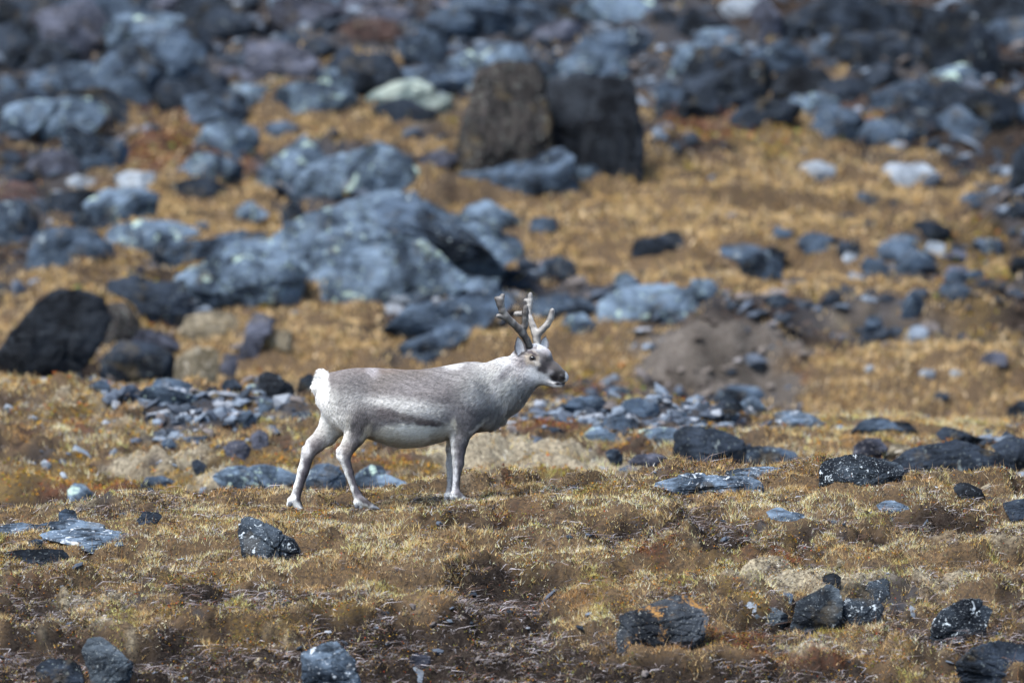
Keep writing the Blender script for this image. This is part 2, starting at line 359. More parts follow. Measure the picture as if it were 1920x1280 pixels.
# ------------------------------------------------------------------ rocks one can tell apart
# crop origins used to note the outlines: name -> (x0, y0, scale) in photo pixels
CROP = {'E': (0, 860, .5), 'L': (0, 700, 500/1920), 'M': (380, 840, .21875), 'C': (0, 560, 1/3), 'N': (960, 700, .25), 'O': (1440, 700, .25),
        'P': (1120, 1040, 1/2.4), 'a': (0, 0, 1/3), 'b': (640, 0, 1/3), 'c': (1280, 0, 1/3), 'd': (0, 360, 1/3), 'e': (480, 360, 1/3),
        'f': (960, 360, 1/3), 'g': (1280, 360, 1/3)}
ROCKS = """
f E rock_slab fleck|dark leaning slab flecked with white lichen below the reindeer's hind hooves|905,235 930,222 1000,262 1100,320 1165,372 1110,392 1000,375 930,365 900,300
f E rock_slab vein|low rounded slab with white lichen streaks left of the leaning slab|160,300 190,275 300,265 400,275 500,300 540,330 500,362 420,350 300,325 170,320
f E rock_slab vein|long thin pale ledge behind the streaked slab at the left edge|0,265 60,248 150,258 230,243 300,235 410,250 400,268 250,272 120,285 0,285
f E rock_slab dark|flat dark slab half buried in heath at the left edge|0,370 60,350 170,345 240,350 250,380 200,398 80,398 0,400
f E stone blue|small dark block on the grass crest left of the reindeer|222,212 245,195 280,200 297,225 260,235 225,232
f E stone dark|small flat dark stone lying on the crest nearest the hind hooves|475,238 540,208 600,203 608,220 560,242 490,247
f E stone blue|little grey stone touching the left end of the streaked slab|105,315 130,300 160,312 155,328 115,330
f E boulder ochre|dark steep boulder with an ochre patch on its top at the bottom left|310,740 335,690 380,680 450,740 490,800 490,880 380,880 330,800
f E boulder dark|dark boulder cut by the bottom edge, left of the ochre topped one|145,800 180,765 240,755 300,790 330,880 145,880
f E boulder vein|square striped block at the bottom edge beneath the reindeer|1140,750 1200,710 1260,700 1330,770 1345,870 1160,870
f E stone pale|pale stone at the bottom edge right of the striped block|1480,825 1510,795 1560,783 1590,800 1570,835 1490,842
f E stone purple|layered grey stone just behind the pale stone at the bottom|1530,765 1560,740 1610,755 1605,788 1550,785
f E stone cream|small beige angular stone left of the striped block|935,770 965,740 990,745 980,778
m L boulder light|pale pointed stone tilted to the left, behind the grass crest at the left|495,850 540,795 600,800 680,870 740,915 700,960 520,960
m L rock_slab blue|flat grey slab under a cushion of moss on the left rise|1000,800 1060,750 1160,740 1260,780 1270,820 1020,820
m L stone pale|small white stone in the moss on the left rise|295,640 325,622 370,660 350,685 310,685
m L stone pale|thin pale sliver of stone above the pale pointed stone|430,715 460,710 510,765 480,778
m L boulder blue|low grey peak on the left skyline of the rise, under the black boulder|590,130 640,100 720,50 770,70 830,125 700,150
m L boulder light|wide grey outcrop with greenish lichen on the brow of the left rise|1010,180 1050,110 1110,90 1170,100 1260,130 1400,170 1420,195 1300,200 1200,225 1050,240
m L boulder blue|grey boulder standing on the back of the greenish outcrop|1100,85 1120,45 1200,35 1300,50 1380,85 1360,130 1200,135
m L boulder blue|dark triangular stone sitting in grass behind the reindeer's rump|1655,380 1680,320 1800,265 1840,330 1845,400 1720,390
m L boulder dark|dark rounded stone on the brow right of the greenish outcrop|1590,90 1620,50 1680,40 1740,100 1720,140 1620,125
m L stone dark|small dark stone between the greenish outcrop and the next stone|1480,130 1510,95 1560,100 1580,140 1500,150
m L stone cream|small cream coloured stone amid the brow rubble|1520,160 1545,135 1580,160 1570,192 1520,192
m L stone blue|small bluish stone at the head of the stone run|1560,225 1590,200 1640,215 1640,258 1580,262
m L stone pale|small whitish stone near the left edge of the rise|30,240 50,220 90,240 85,268 40,268
m L stone pale|flat pale stone on the grass of the left rise|200,320 235,300 275,325 250,340
m L stone pale|white stone at the lower end of the stone run|1230,455 1250,430 1300,440 1290,482 1240,482
m L stone blue|bluish stones' lowest block at the foot of the stone run|1160,500 1200,470 1250,490 1290,530 1200,550
m L boulder purple|rounded purple grey hump below the grassy cushion|1610,540 1660,490 1740,480 1800,540 1780,595 1650,592
m L boulder purple|dark purple hump against the reindeer's far hind leg|1800,450 1860,410 1925,430 1935,570 1830,570
m L stone dark|small dark stone above the big grey boulder|1380,640 1420,620 1480,660 1470,722 1410,705
m M boulder light|large mottled grey boulder left of the hind legs|115,260 160,220 230,175 330,165 420,185 520,270 620,350 700,410 430,465 300,420 180,350
m M rock_slab light|pale mottled slab leaning on the grey boulder behind the far hind leg|415,190 440,160 540,150 680,185 800,240 810,320 780,405 700,405 600,340 480,250
m M boulder blue|dark speckled boulder framed between the two hind legs|890,290 920,200 980,150 1070,145 1150,175 1210,240 1250,340 1150,395 920,380
m M boulder light|pale boulder just right of the near hind leg|1290,260 1360,200 1440,150 1520,160 1560,210 1520,290 1440,370 1370,390 1300,390
m M boulder light|moss edged boulder sloping down to the right under the belly|1500,240 1580,225 1680,270 1780,320 1840,355 1780,400 1650,400 1540,350
f M stone purple|thin flat stone in the grass between the hind hooves|1160,465 1200,450 1245,455 1230,478 1170,482
m C boulder black|black craggy stone on the brow behind the rump|1465,530 1465,440 1510,415 1570,440 1640,500 1660,530 1600,575 1520,570
m C boulder dark|dark green stone touching the reindeer's tail from behind|1675,500 1690,450 1740,420 1770,440 1775,525 1700,525
m C stone light|light blue stone left of the black craggy one|1380,490 1440,475 1475,500 1470,530 1400,525
m C stone light|light blue block below the black craggy stone|1455,580 1480,560 1540,575 1530,635 1460,635
m N boulder blue|rounded blue grey boulder at the throat of the reindeer|380,270 430,210 520,170 620,175 690,200 690,240 620,275 480,285
b N boulder blue|smooth dark boulder behind the brow under the muzzle|670,180 740,120 800,105 880,130 900,190 840,235 740,225
m N boulder blue|arched grey boulder with yellow lichen right of the muzzle|830,250 870,205 960,190 1060,215 1100,280 1090,330 1150,355 1000,350 900,310 840,285
m N boulder blue|blocky grey boulder beneath the arched one|690,360 780,310 880,310 940,370 940,435 800,430 700,405
m N boulder light|low pale outcrop at the upper edge of the cream lichen|540,480 600,410 660,400 760,450 840,500 700,515
m N boulder light|flat topped grey rock left of the big dark boulder|950,520 960,430 1080,410 1230,420 1240,500 1100,545
m N boulder dark|big dark boulder with a pale green spot behind the notched slab|1230,650 1240,460 1300,410 1420,410 1560,440 1720,520 1740,600 1720,710 1500,750 1300,740
m N boulder blue|grey boulder leaning on the right side of the big dark boulder|1740,600 1760,540 1920,560 2020,575 2110,600 2145,660 2100,730 1900,740 1740,720
b N boulder blue|large dark dome behind the white capped stone|1500,210 1560,140 1660,90 1780,90 1860,130 1900,190 1720,225 1560,240
m N boulder dark|dark upright block left of the white capped stone|1500,350 1495,260 1560,230 1720,225 1740,280 1640,300 1630,355 1560,370
m N boulder vein|stone with a bright white cap on the brow right of the head|1720,230 1760,185 1810,178 1870,220 1910,280 1860,325 1770,325
m N stone light|light blue stone between the arched and the dark block|1190,320 1230,285 1310,300 1310,352 1230,358
m N stone blue|blue stone at the right end of the cream lichen|700,600 740,565 790,570 830,620 820,685 770,685 720,645
m N stone dark|small dark stone above the cream lichen|250,440 280,405 360,410 400,450 300,458
m N boulder dark|dark purplish stone in the hollow behind the notched slab|1020,700 1100,640 1200,680 1200,750 1080,760
m N boulder purple|shaded grey stone left of the hollow|880,670 940,620 1080,600 1160,640 1100,710 960,710
f N rock_slab vein|long bluish slab with a notch lying along the crest right of the reindeer|1075,850 1210,800 1290,760 1400,760 1480,790 1620,800 1830,775 1890,900 1840,895 1600,865 1360,855 1200,862 1100,868
f N rock_slab vein|pale lichened slab behind the notched slab on the crest|1540,765 1640,740 1760,710 1850,695 1950,700 2060,720 2105,750 2080,768 1900,772 1640,780
f O boulder fleck|broad layered boulder with yellow green lichen standing on the crest|415,700 470,655 560,645 700,640 790,655 850,680 960,690 1010,720 1000,780 920,810 720,840 620,860 560,825 430,822 412,770
m O boulder dark|very large dark boulder at the right, behind the layered boulder|960,690 1080,590 1200,555 1400,530 1520,560 1700,600 1820,690 1800,790 1600,820 1400,820 1240,790 1040,760
m O boulder dark|dark boulder with a raised horn behind the very large one|1270,460 1340,400 1450,440 1580,490 1700,500 1640,545 1400,560 1320,510
m O boulder dark|dark boulder filling the right edge above the crest|1680,550 1780,490 1920,490 1980,520 1980,710 1880,750 1760,650
m O boulder dark|low dark rock at the right edge just behind the crest|1660,800 1760,770 1930,770 1980,790 1980,850 1760,860
f O rock_slab black|black angular slab sticking out of the grass near the right edge|1400,880 1440,828 1500,840 1600,900 1650,945 1560,955 1410,912
f O boulder dark|dark cracked block at the right edge below the black angular slab|1740,970 1820,980 1920,960 1980,970 1980,1120 1880,1110 1790,1070
f O rock_slab purple|flat purplish rock leading up to the cracked block|1540,1070 1600,1040 1720,1040 1800,1090 1760,1115 1600,1100
f O rock_slab vein|tilted grey slab with green lichen in the middle of the right slope|820,1020 880,965 960,975 1060,1020 1140,1060 1160,1095 1060,1095 960,1070 860,1055
f O stone pale|pale little stone left of the black angular slab|1150,860 1180,845 1260,865 1320,885 1300,905 1190,902
f O rock_slab vein|flat pale blue slab in the grass below the notched slab|0,1020 60,1025 160,1060 260,1080 310,1100 240,1120 130,1110 0,1078 -40,1055
m O boulder purple|pinkish grey block behind the layered boulder|640,620 660,540 740,490 840,495 890,570 880,645 720,650
m O boulder cream|pale rounded stone right of the pinkish block|900,600 920,540 1000,530 1080,570 1080,615 960,625
m O boulder blue|low spread of grey rock in the right middle ground|610,430 700,370 800,335 900,350 960,400 1060,430 900,455 740,455
m O boulder vein|long grey boulder streaked with white right of the white capped stone|50,310 120,285 230,290 340,330 410,380 380,425 220,425 100,405
b O boulder dark|dark rock cut by the right edge at mid height|1780,340 1810,270 1890,210 1980,200 1980,345 1900,355
f O stone cream|cream stone on the crest behind the black angular slab|1560,862 1620,830 1670,850 1650,873
m O stone dark|dark stone at the right end of the spread of grey rock|920,380 960,360 1060,370 1130,430 1040,445
m O stone pale|small white stone left of the spread of grey rock|500,410 530,385 570,400 560,423
f P boulder orange|dark rounded boulder with orange lichen patches at the lower right|105,360 120,300 200,260 300,225 370,203 430,212 475,255 482,320 440,365 380,410 290,420 180,410
f P boulder ochre|low grey boulder right of the orange lichened one|630,290 660,250 720,220 800,255 850,290 820,320 720,320
f P boulder ochre|peaked striped rock in the middle of the lower right cluster|870,290 900,230 990,175 1040,150 1085,175 1095,230 1090,300 1000,345 930,345
f P boulder fleck|blocky dark rock right of the peaked striped rock|1105,240 1120,195 1200,185 1270,215 1285,260 1240,310 1120,325 1085,305
f P boulder fleck|dark rock rising behind the blocky one of the cluster|1160,190 1220,140 1290,112 1320,140 1320,190 1270,220 1200,210
f P stone black|small black stone on the top of the lichen hump|1015,115 1060,95 1095,110 1090,142 1040,148
f P stone blue|small blue stone left of the peaked striped rock|815,190 840,178 875,190 870,214 820,214
f P boulder fleck|dark rounded boulder speckled grey near the right bottom|1520,330 1560,270 1640,225 1720,218 1780,265 1750,330 1710,390 1600,405 1500,400
f P boulder dark|big dark grooved boulder in the bottom right corner|1630,510 1700,440 1800,405 1920,405 2000,420 2000,610 1640,610
f P stone cream|pinkish flat stone above the lichen hump|1075,30 1090,8 1130,0 1170,10 1150,32 1110,37
f P stone pale|small pale stone right of the cluster|1395,265 1410,240 1445,250 1450,282 1400,282
f P stone pale|pale pebble on the low grey boulder|660,245 690,215 720,222 710,248 670,252
b a boulder light|smooth light boulder below the long arch of rock at the upper left|590,200 650,110 720,80 900,80 1050,100 1020,180 900,240 760,220 640,290
b a rock_slab purple|long arched ledge at the top of the upper left|560,150 640,40 760,0 1000,-30 1090,-20 1060,80 820,60 680,90
b a boulder dark|dark humped boulder with a pale brow left of the black gap|1090,110 1160,50 1250,20 1340,60 1420,160 1560,200 1420,240 1250,250 1120,240 1060,180
b a boulder dark|dark boulder beneath the smooth light boulder|900,200 1080,130 1130,200 1200,280 1100,340 960,340 900,260
b a boulder purple|pale purplish wedge right of the black gap|1360,260 1480,235 1640,260 1740,320 1840,400 1920,450 1760,460 1560,450 1420,400
b a boulder purple|broad pinkish boulder at the top edge left of centre|1500,160 1540,20 1640,-20 1900,-20 1920,120 1750,170 1620,170
b a boulder blue|tall blue grey boulder in the middle of the upper left pile|580,400 660,290 780,270 860,330 900,400 870,500 800,600 640,600 570,500
b a boulder blue|wide blue boulder left of the tall one in the upper left pile|200,500 260,400 380,370 500,370 560,430 550,520 480,590 300,580 150,560
b a boulder dark|dark boulder above the wide blue one|180,330 260,240 360,240 430,330 380,410 240,430
b a boulder dark|dark boulder at the left edge of the upper pile|-40,200 80,150 240,190 260,250 180,330 120,430 -40,430
b a boulder blue|grey boulder at the left edge below the dark one|-20,500 40,440 120,450 200,500 140,570 -20,580
b a rock_slab light|slanting light slab at the foot of the upper left pile|810,600 860,540 1000,480 1080,490 1060,600 900,620
b a boulder dark|dark block right of the slanting light slab|1060,560 1080,440 1180,410 1260,460 1270,560 1180,610
b a boulder light|pale boulder with a cream spot right of the dark block|1260,540 1340,480 1480,500 1560,560 1500,620 1340,610
b a boulder light|rounded pale blue boulder at the left of the green slab|1560,600 1600,520 1720,470 1880,500 1960,560 1940,640 1720,650
b a boulder purple|grey boulder under the purplish wedge|1200,480 1260,400 1400,390 1560,440 1600,500 1400,500
b a boulder light|light boulder by the left edge below the upper pile|20,720 60,620 180,570 300,580 260,660 120,770 50,780
b a boulder blue|dark cornered boulder among rusty plants at the left|380,830 390,740 440,730 520,780 640,810 700,870 600,960 440,980 340,940
b a boulder purple|purple boulder beside the dark cornered one|160,960 260,860 360,860 420,950 360,1020 220,1020
b a boulder light|peaked light boulder above the rusty plants|1095,830 1180,730 1270,690 1400,740 1420,820 1330,885 1180,885
b a boulder light|broken pale boulder beneath the peaked one|1060,940 1120,870 1220,880 1340,950 1320,1015 1150,1005
b a boulder light|tall slanting light boulder left of the grey mass|1380,1065 1500,960 1640,840 1700,770 1780,840 1820,920 1720,1015 1640,1085
b a boulder light|broad jagged grey mass left of the leaning dark monolith|1660,1130 1700,1020 1840,930 1960,900 2120,830 2260,900 2360,1010 2420,1060 2200,1135 2000,1155 1800,1155
b a boulder dark|dark dome in the grass left of the tall slanting boulder|960,1115 1000,1040 1140,1000 1240,1060 1260,1135 1080,1135
b a boulder light|light rounded boulder on the left grass band|520,1170 600,1080 740,1060 850,1120 840,1225 700,1255 540,1245
b a boulder dark|dark flat boulder left of the light rounded one|240,1155 320,1100 480,1080 560,1110 520,1205 300,1215
b a rock_slab cream|beige slab in the upper left pile|1000,385 1100,370 1220,350 1230,382 1080,412
b a boulder blue|blue grey boulder above the dark one in the upper left|380,20 480,60 600,100 480,150 380,185 240,195 300,120
b a boulder purple|grey purple stone beside the tall blue boulder|400,230 480,200 600,210 600,305 480,305
b a boulder rust|rusty dark boulder at the left edge above the grass band|-20,1065 60,1030 200,1060 180,1155 -20,1165
b a boulder dark|dark greyish boulder in the top left corner|-20,60 100,0 380,-10 400,60 240,135 60,145
b a boulder pale|pale stone between rusty plants and the grass band|660,1010 720,970 850,980 830,1072 700,1072
b a rock_slab pale|pale flat rock left of the pale stone|380,1030 440,990 540,1030 550,1072 400,1072
b b boulder brown|leaning left half of the dark monolith with brown streaks|640,1060 690,780 735,620 765,470 810,440 1085,435 1120,520 1150,640 1200,900 1000,1020 700,1090
b b boulder black|black right half of the monolith with a vertical face|1080,640 1110,520 1150,495 1400,490 1600,495 1640,520 1650,700 1685,780 1660,1010 1640,1040 1200,1000 1110,800
b b boulder blue|wide smooth boulder in front of the dark monolith|680,1030 700,970 900,900 1100,870 1230,855 1290,900 1300,1000 1360,1080 1340,1140 1100,1135 840,1140 700,1110
b b boulder light|small pale block leaning on the wide smooth boulder|1290,1000 1280,880 1330,850 1410,850 1450,930 1470,1020 1380,1040
b b rock_slab green|bright pale green slab above the middle left|100,595 160,540 280,480 400,455 470,480 520,540 600,550 590,605 480,590 400,575 240,600
b b rock_slab blue|long blue ledge behind the bright green slab|80,500 200,430 400,390 600,380 760,440 620,490 500,510 440,470 300,475 180,520
b b boulder blue|broad dark ledge above the monolith|600,380 640,300 760,260 900,270 1060,340 1180,390 1100,440 860,460 740,430
b b boulder blue|round blue boulder near the top centre|860,190 900,80 1020,30 1120,60 1160,120 1100,195 980,215
b b boulder purple|lower round boulder right of the one at top centre|1100,225 1130,150 1250,130 1330,150 1320,215 1200,255
b b boulder light|large pale boulder at the top edge right of centre|1340,80 1400,20 1560,-30 1700,30 1740,100 1640,155 1500,135
b b boulder light|domed boulder with a yellow green spot above the monolith's right half|1200,445 1230,380 1340,330 1500,320 1560,350 1540,435 1400,465 1260,475
b b boulder blue|grey boulder behind the yellow spotted dome|1310,305 1400,200 1600,170 1700,230 1660,295 1500,315
b b boulder blue|low blue boulder at the left of the round ones at the top|370,205 440,130 560,100 700,110 700,185 560,225
b b rock_slab purple|flat rock shelf on the top edge at centre|540,10 700,10 860,30 780,95 700,95 560,65
b b boulder purple|pale purple boulder on the top edge left of centre|-20,60 60,0 240,-20 290,80 160,105 -20,105
b b boulder rust|reddish dark rock below the pale purple boulder|30,155 120,110 280,130 320,205 200,235 40,205
b b stone purple|dark purple stone left of the leaning monolith|450,900 540,850 640,870 640,955 520,960
b b rock_slab blue|flat cap of rock lying on the black half of the monolith|1100,560 1240,500 1400,475 1560,485 1600,535 1500,560 1300,565
b c boulder light|large pale blue boulder at the upper right of centre|-40,400 20,290 160,250 300,280 300,350 150,390 -30,450
b c boulder dark|large dark boulder below the pale blue one|-20,570 40,470 200,420 340,360 460,370 500,480 470,560 500,620 300,650 100,610
b c boulder black|black craggy boulder in the middle of the upper right|540,570 540,460 640,400 760,400 820,470 780,560 640,600
b c boulder light|light stone at the foot of the black craggy boulder|600,630 650,560 760,530 850,570 860,650 720,660
b c boulder dark|huge dark smooth boulder at the top right|560,150 660,90 820,0 1100,-30 1200,100 1060,200 960,250 800,220 640,190
b c boulder dark|wide dark boulder under the huge smooth one|780,320 850,230 1100,190 1300,230 1420,330 1360,410 1240,450 1080,440 1100,360 900,350
b c boulder dark|huge grooved dark outcrop in the upper right|1360,200 1400,80 1600,100 1760,260 1780,400 1740,490 1620,490 1460,440 1380,330
b c boulder blue|layered grey rock at the foot of the wide dark boulder|1100,650 1100,560 1240,470 1380,470 1400,650 1240,670
b c boulder dark|dark slanting block under the grooved outcrop|1400,670 1390,520 1420,440 1560,500 1640,560 1600,660
b c stone pale|pale rounded stone on the right grass slope|660,1010 680,940 760,920 840,950 820,1005 740,1025
b c stone pale|largest white stone on the right grass slope|1140,990 1190,920 1270,940 1340,930 1400,990 1340,1055 1220,1055
b c stone dark|small dark stone with a pale top on the right slope|1510,950 1530,900 1590,890 1640,930 1600,965
b c stone blue|small blue stone below the pale rounded stone|960,1145 990,1090 1060,1090 1120,1130 1050,1155
b c rock_slab pale|pale slanting slab at the far upper right|1560,100 1620,80 1740,130 1840,200 1780,225 1660,165
b c boulder black|black ledge at the right edge of the upper slope|1760,400 1780,330 1920,350 1980,420 1880,440
b c boulder blue|grey blue rock at the right edge above the grass|1740,655 1800,600 1980,590 1980,670 1800,675
b c boulder dark|dark boulder cut by the right edge at the end of the grass slope|1840,1090 1870,900 1960,800 2000,800 2000,1090
b c boulder purple|narrow pale upright rock left of the huge smooth boulder|400,70 460,0 540,120 540,240 460,245 410,160
b c boulder dark|dark boulder right of the large pale one at the top edge|0,110 60,60 160,120 140,200 40,245 -30,190
b c boulder light|pale rounded boulder above the large pale blue one|90,225 140,170 260,160 310,210 260,245 120,255
b c boulder dark|dark mass in the top right corner|1620,40 1700,-20 1980,-30 1980,260 1820,220 1700,120
b c boulder pale|pale boulder on the top edge left of the narrow upright rock|220,60 300,-20 400,10 380,80 300,115
b d boulder blue|grey boulder with a flat light top at the left edge|-60,300 -60,80 100,60 190,100 210,180 200,280 120,320
b d boulder blue|cracked grey boulder right of the flat topped one|160,375 220,240 360,210 520,230 620,320 640,385 520,405 300,400
b d boulder light|long light boulder in the left middle below the grass band|610,265 640,210 800,185 1000,180 1100,220 1100,270 980,300 860,360 720,380 640,340
b d boulder blue|low slab like boulder running right from the long light one|860,390 900,300 1160,280 1340,230 1480,250 1490,285 1200,330 1000,380 920,420
b d boulder light|huge smooth slab left of the great peaked rock|1020,530 1180,430 1300,340 1440,300 1560,300 1600,420 1690,500 1680,660 1560,660 1500,700 1200,650 1080,680
b e boulder light|great peaked rock above the reindeer's back|150,330 230,235 400,160 570,95 690,48 780,28 880,72 980,130 1130,200 1330,260 1440,330 1460,430 1350,460 1250,530 1100,570 900,570 720,660 500,690 270,690 230,600 120,400
b e@588:0.7 rock_slab blue|dark slanting upper layer of the great peaked rock|680,130 760,50 880,60 1000,150 1200,260 1440,380 1400,420 1150,350 900,230
b d boulder black|black boulder overhanging a dark hollow at the left|-40,1080 20,920 110,780 200,660 300,590 440,580 560,640 600,760 560,880 400,960 280,1060 100,1085
b d boulder brown|grey brown face on the right shoulder of the black boulder|540,870 560,660 700,640 780,750 760,850 640,880
b d boulder dark|dark blocky boulder between the black one and the huge slab|600,560 610,510 740,490 860,530 1000,530 1060,620 1080,700 960,750 800,750 760,640 660,610
b d boulder dark|speckled dark boulder right of the dark hollow|560,1070 580,960 680,860 840,870 960,950 960,1070 860,1130 660,1120
b d boulder purple|grey boulder above the speckled dark one|740,860 800,780 920,800 1010,870 1000,940 860,910
b d boulder cream|cream moss topped boulder under the huge smooth slab|1000,810 1060,720 1200,680 1300,700 1330,770 1150,830 1020,850
b d boulder purple|grey craggy boulder left of the reindeer's back|1330,890 1400,760 1440,700 1560,750 1480,830 1440,930 1360,970
b d boulder cream|pale stone right of the grey craggy boulder|1460,840 1520,780 1640,800 1640,865 1500,890
b d boulder cream|tan mossy hump above the left brow|980,1070 1000,960 1100,890 1220,900 1230,1000 1180,1100 1080,1110
b d boulder purple|small grey stone right of the tan mossy hump|1240,1020 1260,930 1340,920 1330,1020 1290,1070
b e boulder light|light domed boulder right of the great peaked rock|1130,175 1200,100 1300,60 1400,120 1500,180 1510,225 1300,232 1180,228
b e stone blue|grey stone right of the light domed boulder|1540,215 1560,150 1680,150 1700,215 1620,240
b e boulder blue|round blue boulder above the antlers|1590,465 1620,400 1700,375 1780,410 1800,475 1740,530 1640,520
b e boulder blue|dark long boulder right behind the antlers|1540,705 1560,610 1700,590 1860,620 1910,670 1800,710 1640,720
b e boulder blue|grey broken slabs between the peaked rock and the reindeer|880,650 1040,640 1200,600 1400,580 1440,640 1200,750 1100,790 860,770 720,730
b e rock_slab blue|dark slanting slab just above the reindeer's back|720,970 820,880 1000,820 1160,720 1240,760 1100,860 1060,970 860,990
b e stone pale|pale block at the foot of the great peaked rock|700,650 800,560 880,540 920,620 840,670
b f boulder dark|dark low boulder in the golden grass right of centre|670,330 700,280 820,260 880,225 970,225 1000,280 940,350 860,370 760,350
b f boulder blue|blue grey boulder sliding from the golden grass|1180,355 1200,310 1330,305 1440,360 1510,410 1510,480 1420,500 1330,490 1280,410
b f boulder light|large light blue boulder right of the antlers|500,770 520,620 640,560 800,540 900,530 1000,570 1080,640 1080,690 940,750 740,770 640,790
b f boulder light|small knob behind the large light blue boulder|570,545 590,470 650,455 720,520 700,560
b f boulder light|light block right of the large light blue boulder|1010,570 1010,500 1120,500 1160,560 1100,620
b f stone blue|smooth green blue stone on the earth bank|1410,645 1430,590 1520,585 1590,620 1560,665
b f stone dark|dark stone on the earth bank right of the smooth one|1720,645 1760,590 1830,570 1860,600 1800,645
b f boulder blue|pair like grey rock in the right middle grass|1610,315 1640,280 1740,300 1820,270 1880,300 1860,355 1700,345
b f boulder light|blue boulder just right of the far antler|270,770 310,700 400,690 470,760 400,805 320,795
b g stone blue|small bluish stone right of the small blue one on the slope|1140,75 1180,50 1230,60 1220,95 1160,95
b g stone pale|bright bluish stone in the right rubble|900,375 930,335 980,340 990,395 930,400
b g stone pale|white stone in the far right rubble|1365,325 1390,280 1470,300 1475,350 1420,345
b g boulder dark|dark flat rock in the right rubble|1240,445 1260,400 1420,410 1430,455 1330,465
b g boulder blue|broad grey rock in the centre of the right rubble|1080,355 1130,290 1260,290 1330,350 1250,400 1100,390
b g stone purple|pale purple stone right of the white one in the rubble|1490,355 1530,325 1600,350 1580,390 1500,385
b g stone blue|pointed blue stone standing on the grassy bank at right|1220,700 1260,600 1290,565 1340,610 1370,670 1300,730 1230,745
b g stone blue|blue stone among yellow moss on the right bank|1010,765 1050,700 1110,710 1130,775 1060,790
b g stone dark|dark green stone left of the pointed one|1100,625 1140,575 1190,590 1180,635
b g stone pale|pale flat stone low on the right grass|1330,1022 1360,1000 1420,1005 1410,1038 1345,1043
b g rock_slab purple|grey flat rock near the right edge on the grass|1680,945 1720,905 1820,910 1820,955 1720,965
b g stone pale|tiny bright white stone on the right grass|1025,1002 1050,975 1075,990 1065,1018
b g stone pale|small pale stone right of the pale flat one|1500,1022 1530,1005 1575,1020 1560,1048
b g stone blue|grey stone at the lower edge of the right grass|1400,1155 1440,1130 1500,1140 1490,1180 1420,1180
b g boulder purple|purple grey rock in the rubble toward the right edge|1450,485 1500,420 1600,430 1600,485 1500,505
b g boulder blue|grey rock with a light top at the upper right of the rubble|1560,65 1570,10 1700,10 1740,60 1640,75
b g boulder dark|dark rock by the right edge above the rubble|1830,105 1880,60 2000,80 2000,160 1850,155
b g boulder dark|dark rock at the right edge within the rubble|1840,435 1870,370 2000,380 2000,450
b g stone blue|grey stone below the bright bluish one|1000,425 1040,370 1140,410 1180,460 1060,475
"""


# where the turf lies level round the near rocks
BED = []
for ln in ROCKS.strip().split('\n'):
    head, label, pts = ln.split('|')
    if head[0] != 'f': continue
    x0, y0, s_ = CROP[head.split()[1].partition('@')[0]]
    q = np.array([[x0 + float(a) * s_, y0 + float(b) * s_] for a, b in (t.split(',') for t in pts.split())])
    yy_ = hit(q[:, 0].mean(), q[:, 1].max(), 'f'); xx_ = P(q[:, 0].mean(), q[:, 1].max(), yy_)[0]
    BED.append((xx_, yy_ + .05, np.ptp(q[:, 0]) / 290.2 * .55 + .12, .42))

# ------------------------------------------------------------------ ground cover classes
CLS = ['grass', 'dark', 'lichen', 'moss', 'rust', 'scree', 'soil']
PATCH = []
def patch(zone, px, py, rx, ry, cls, st=1.6):
    y = hit(px, py, zone); x, _ = P(px, py, y)
    ya, yb = hit(px, py + ry, zone), hit(px, max(py - ry, -200), zone)
    sc = 21333.0 / (y - CY)
    PATCH.append((x, (ya + yb) / 2, rx / sc, max(abs(yb - ya) / 2, 0.12), CLS.index(cls), st))
for p in ((230,1235,260,42,'dark',2),(820,1225,280,48,'dark',2.4),(1400,1266,420,20,'dark',2),(60,1130,70,20,'dark',1.4),(960,1110,90,40,'dark',2.4),(560,1110,130,18,'dark',1.4),(950,1110,95,42,'dark'),(790,1185,210,34,'dark',2),(880,1222,130,40,'dark',2),(330,1215,120,45,'dark'),(60,1240,90,45,'dark'),
          (1350,1258,330,26,'dark'),(1050,975,180,28,'dark',1.4),(870,978,70,18,'dark'),(1310,945,60,20,'dark',1.4),(1365,992,45,18,'dark',2),
          (930,1020,60,18,'dark'),(420,1100,130,22,'dark',1.2),(240,1110,70,15,'dark'),(80,1120,90,18,'dark'),(1430,1030,75,14,'rust'),
          (1240,1035,65,12,'rust'),(1730,975,90,20,'dark',1.3),(1650,1000,70,14,'dark',1.2),(1790,1160,100,28,'dark'),(1880,1190,70,32,'dark'),
          (1550,1240,140,20,'rust',1.4),(1390,1190,80,20,'rust'),(1430,1070,140,20,'lichen',2),(1660,1100,75,13,'lichen'),(1780,1078,70,10,'lichen'),
          (130,1120,90,10,'lichen'),(150,1165,90,14,'lichen',1.3),(470,1112,50,9,'lichen'),(640,1172,34,14,'lichen',2),(1520,1226,90,8,'lichen'),
          (1420,1118,60,9,'moss'),(1180,915,110,12,'moss',1.0),(640,1075,160,40,'grass',1.2),(1000,1060,200,45,'grass',.8),(300,1000,250,30,'grass',1.2),
          (600,1010,260,40,'grass',1.2),(1450,925,250,14,'grass',1.2),(480,1030,60,15,'moss',.8),(190,1225,140,30,'scree',1.0),(720,1262,120,18,'scree',1.2),
          (200,950,60,18,'dark',1.2),(1270,890,50,14,'dark',1.6),(1690,1040,140,14,'grass',.8),(1080,1110,90,30,'grass',1.0),(1000,1235,120,14,'grass',.9),
          (1200,1140,160,18,'grass',1.2),(1300,1215,140,10,'grass',1.2),(1360,1150,90,12,'dark',.8)):
    patch('f', *p)
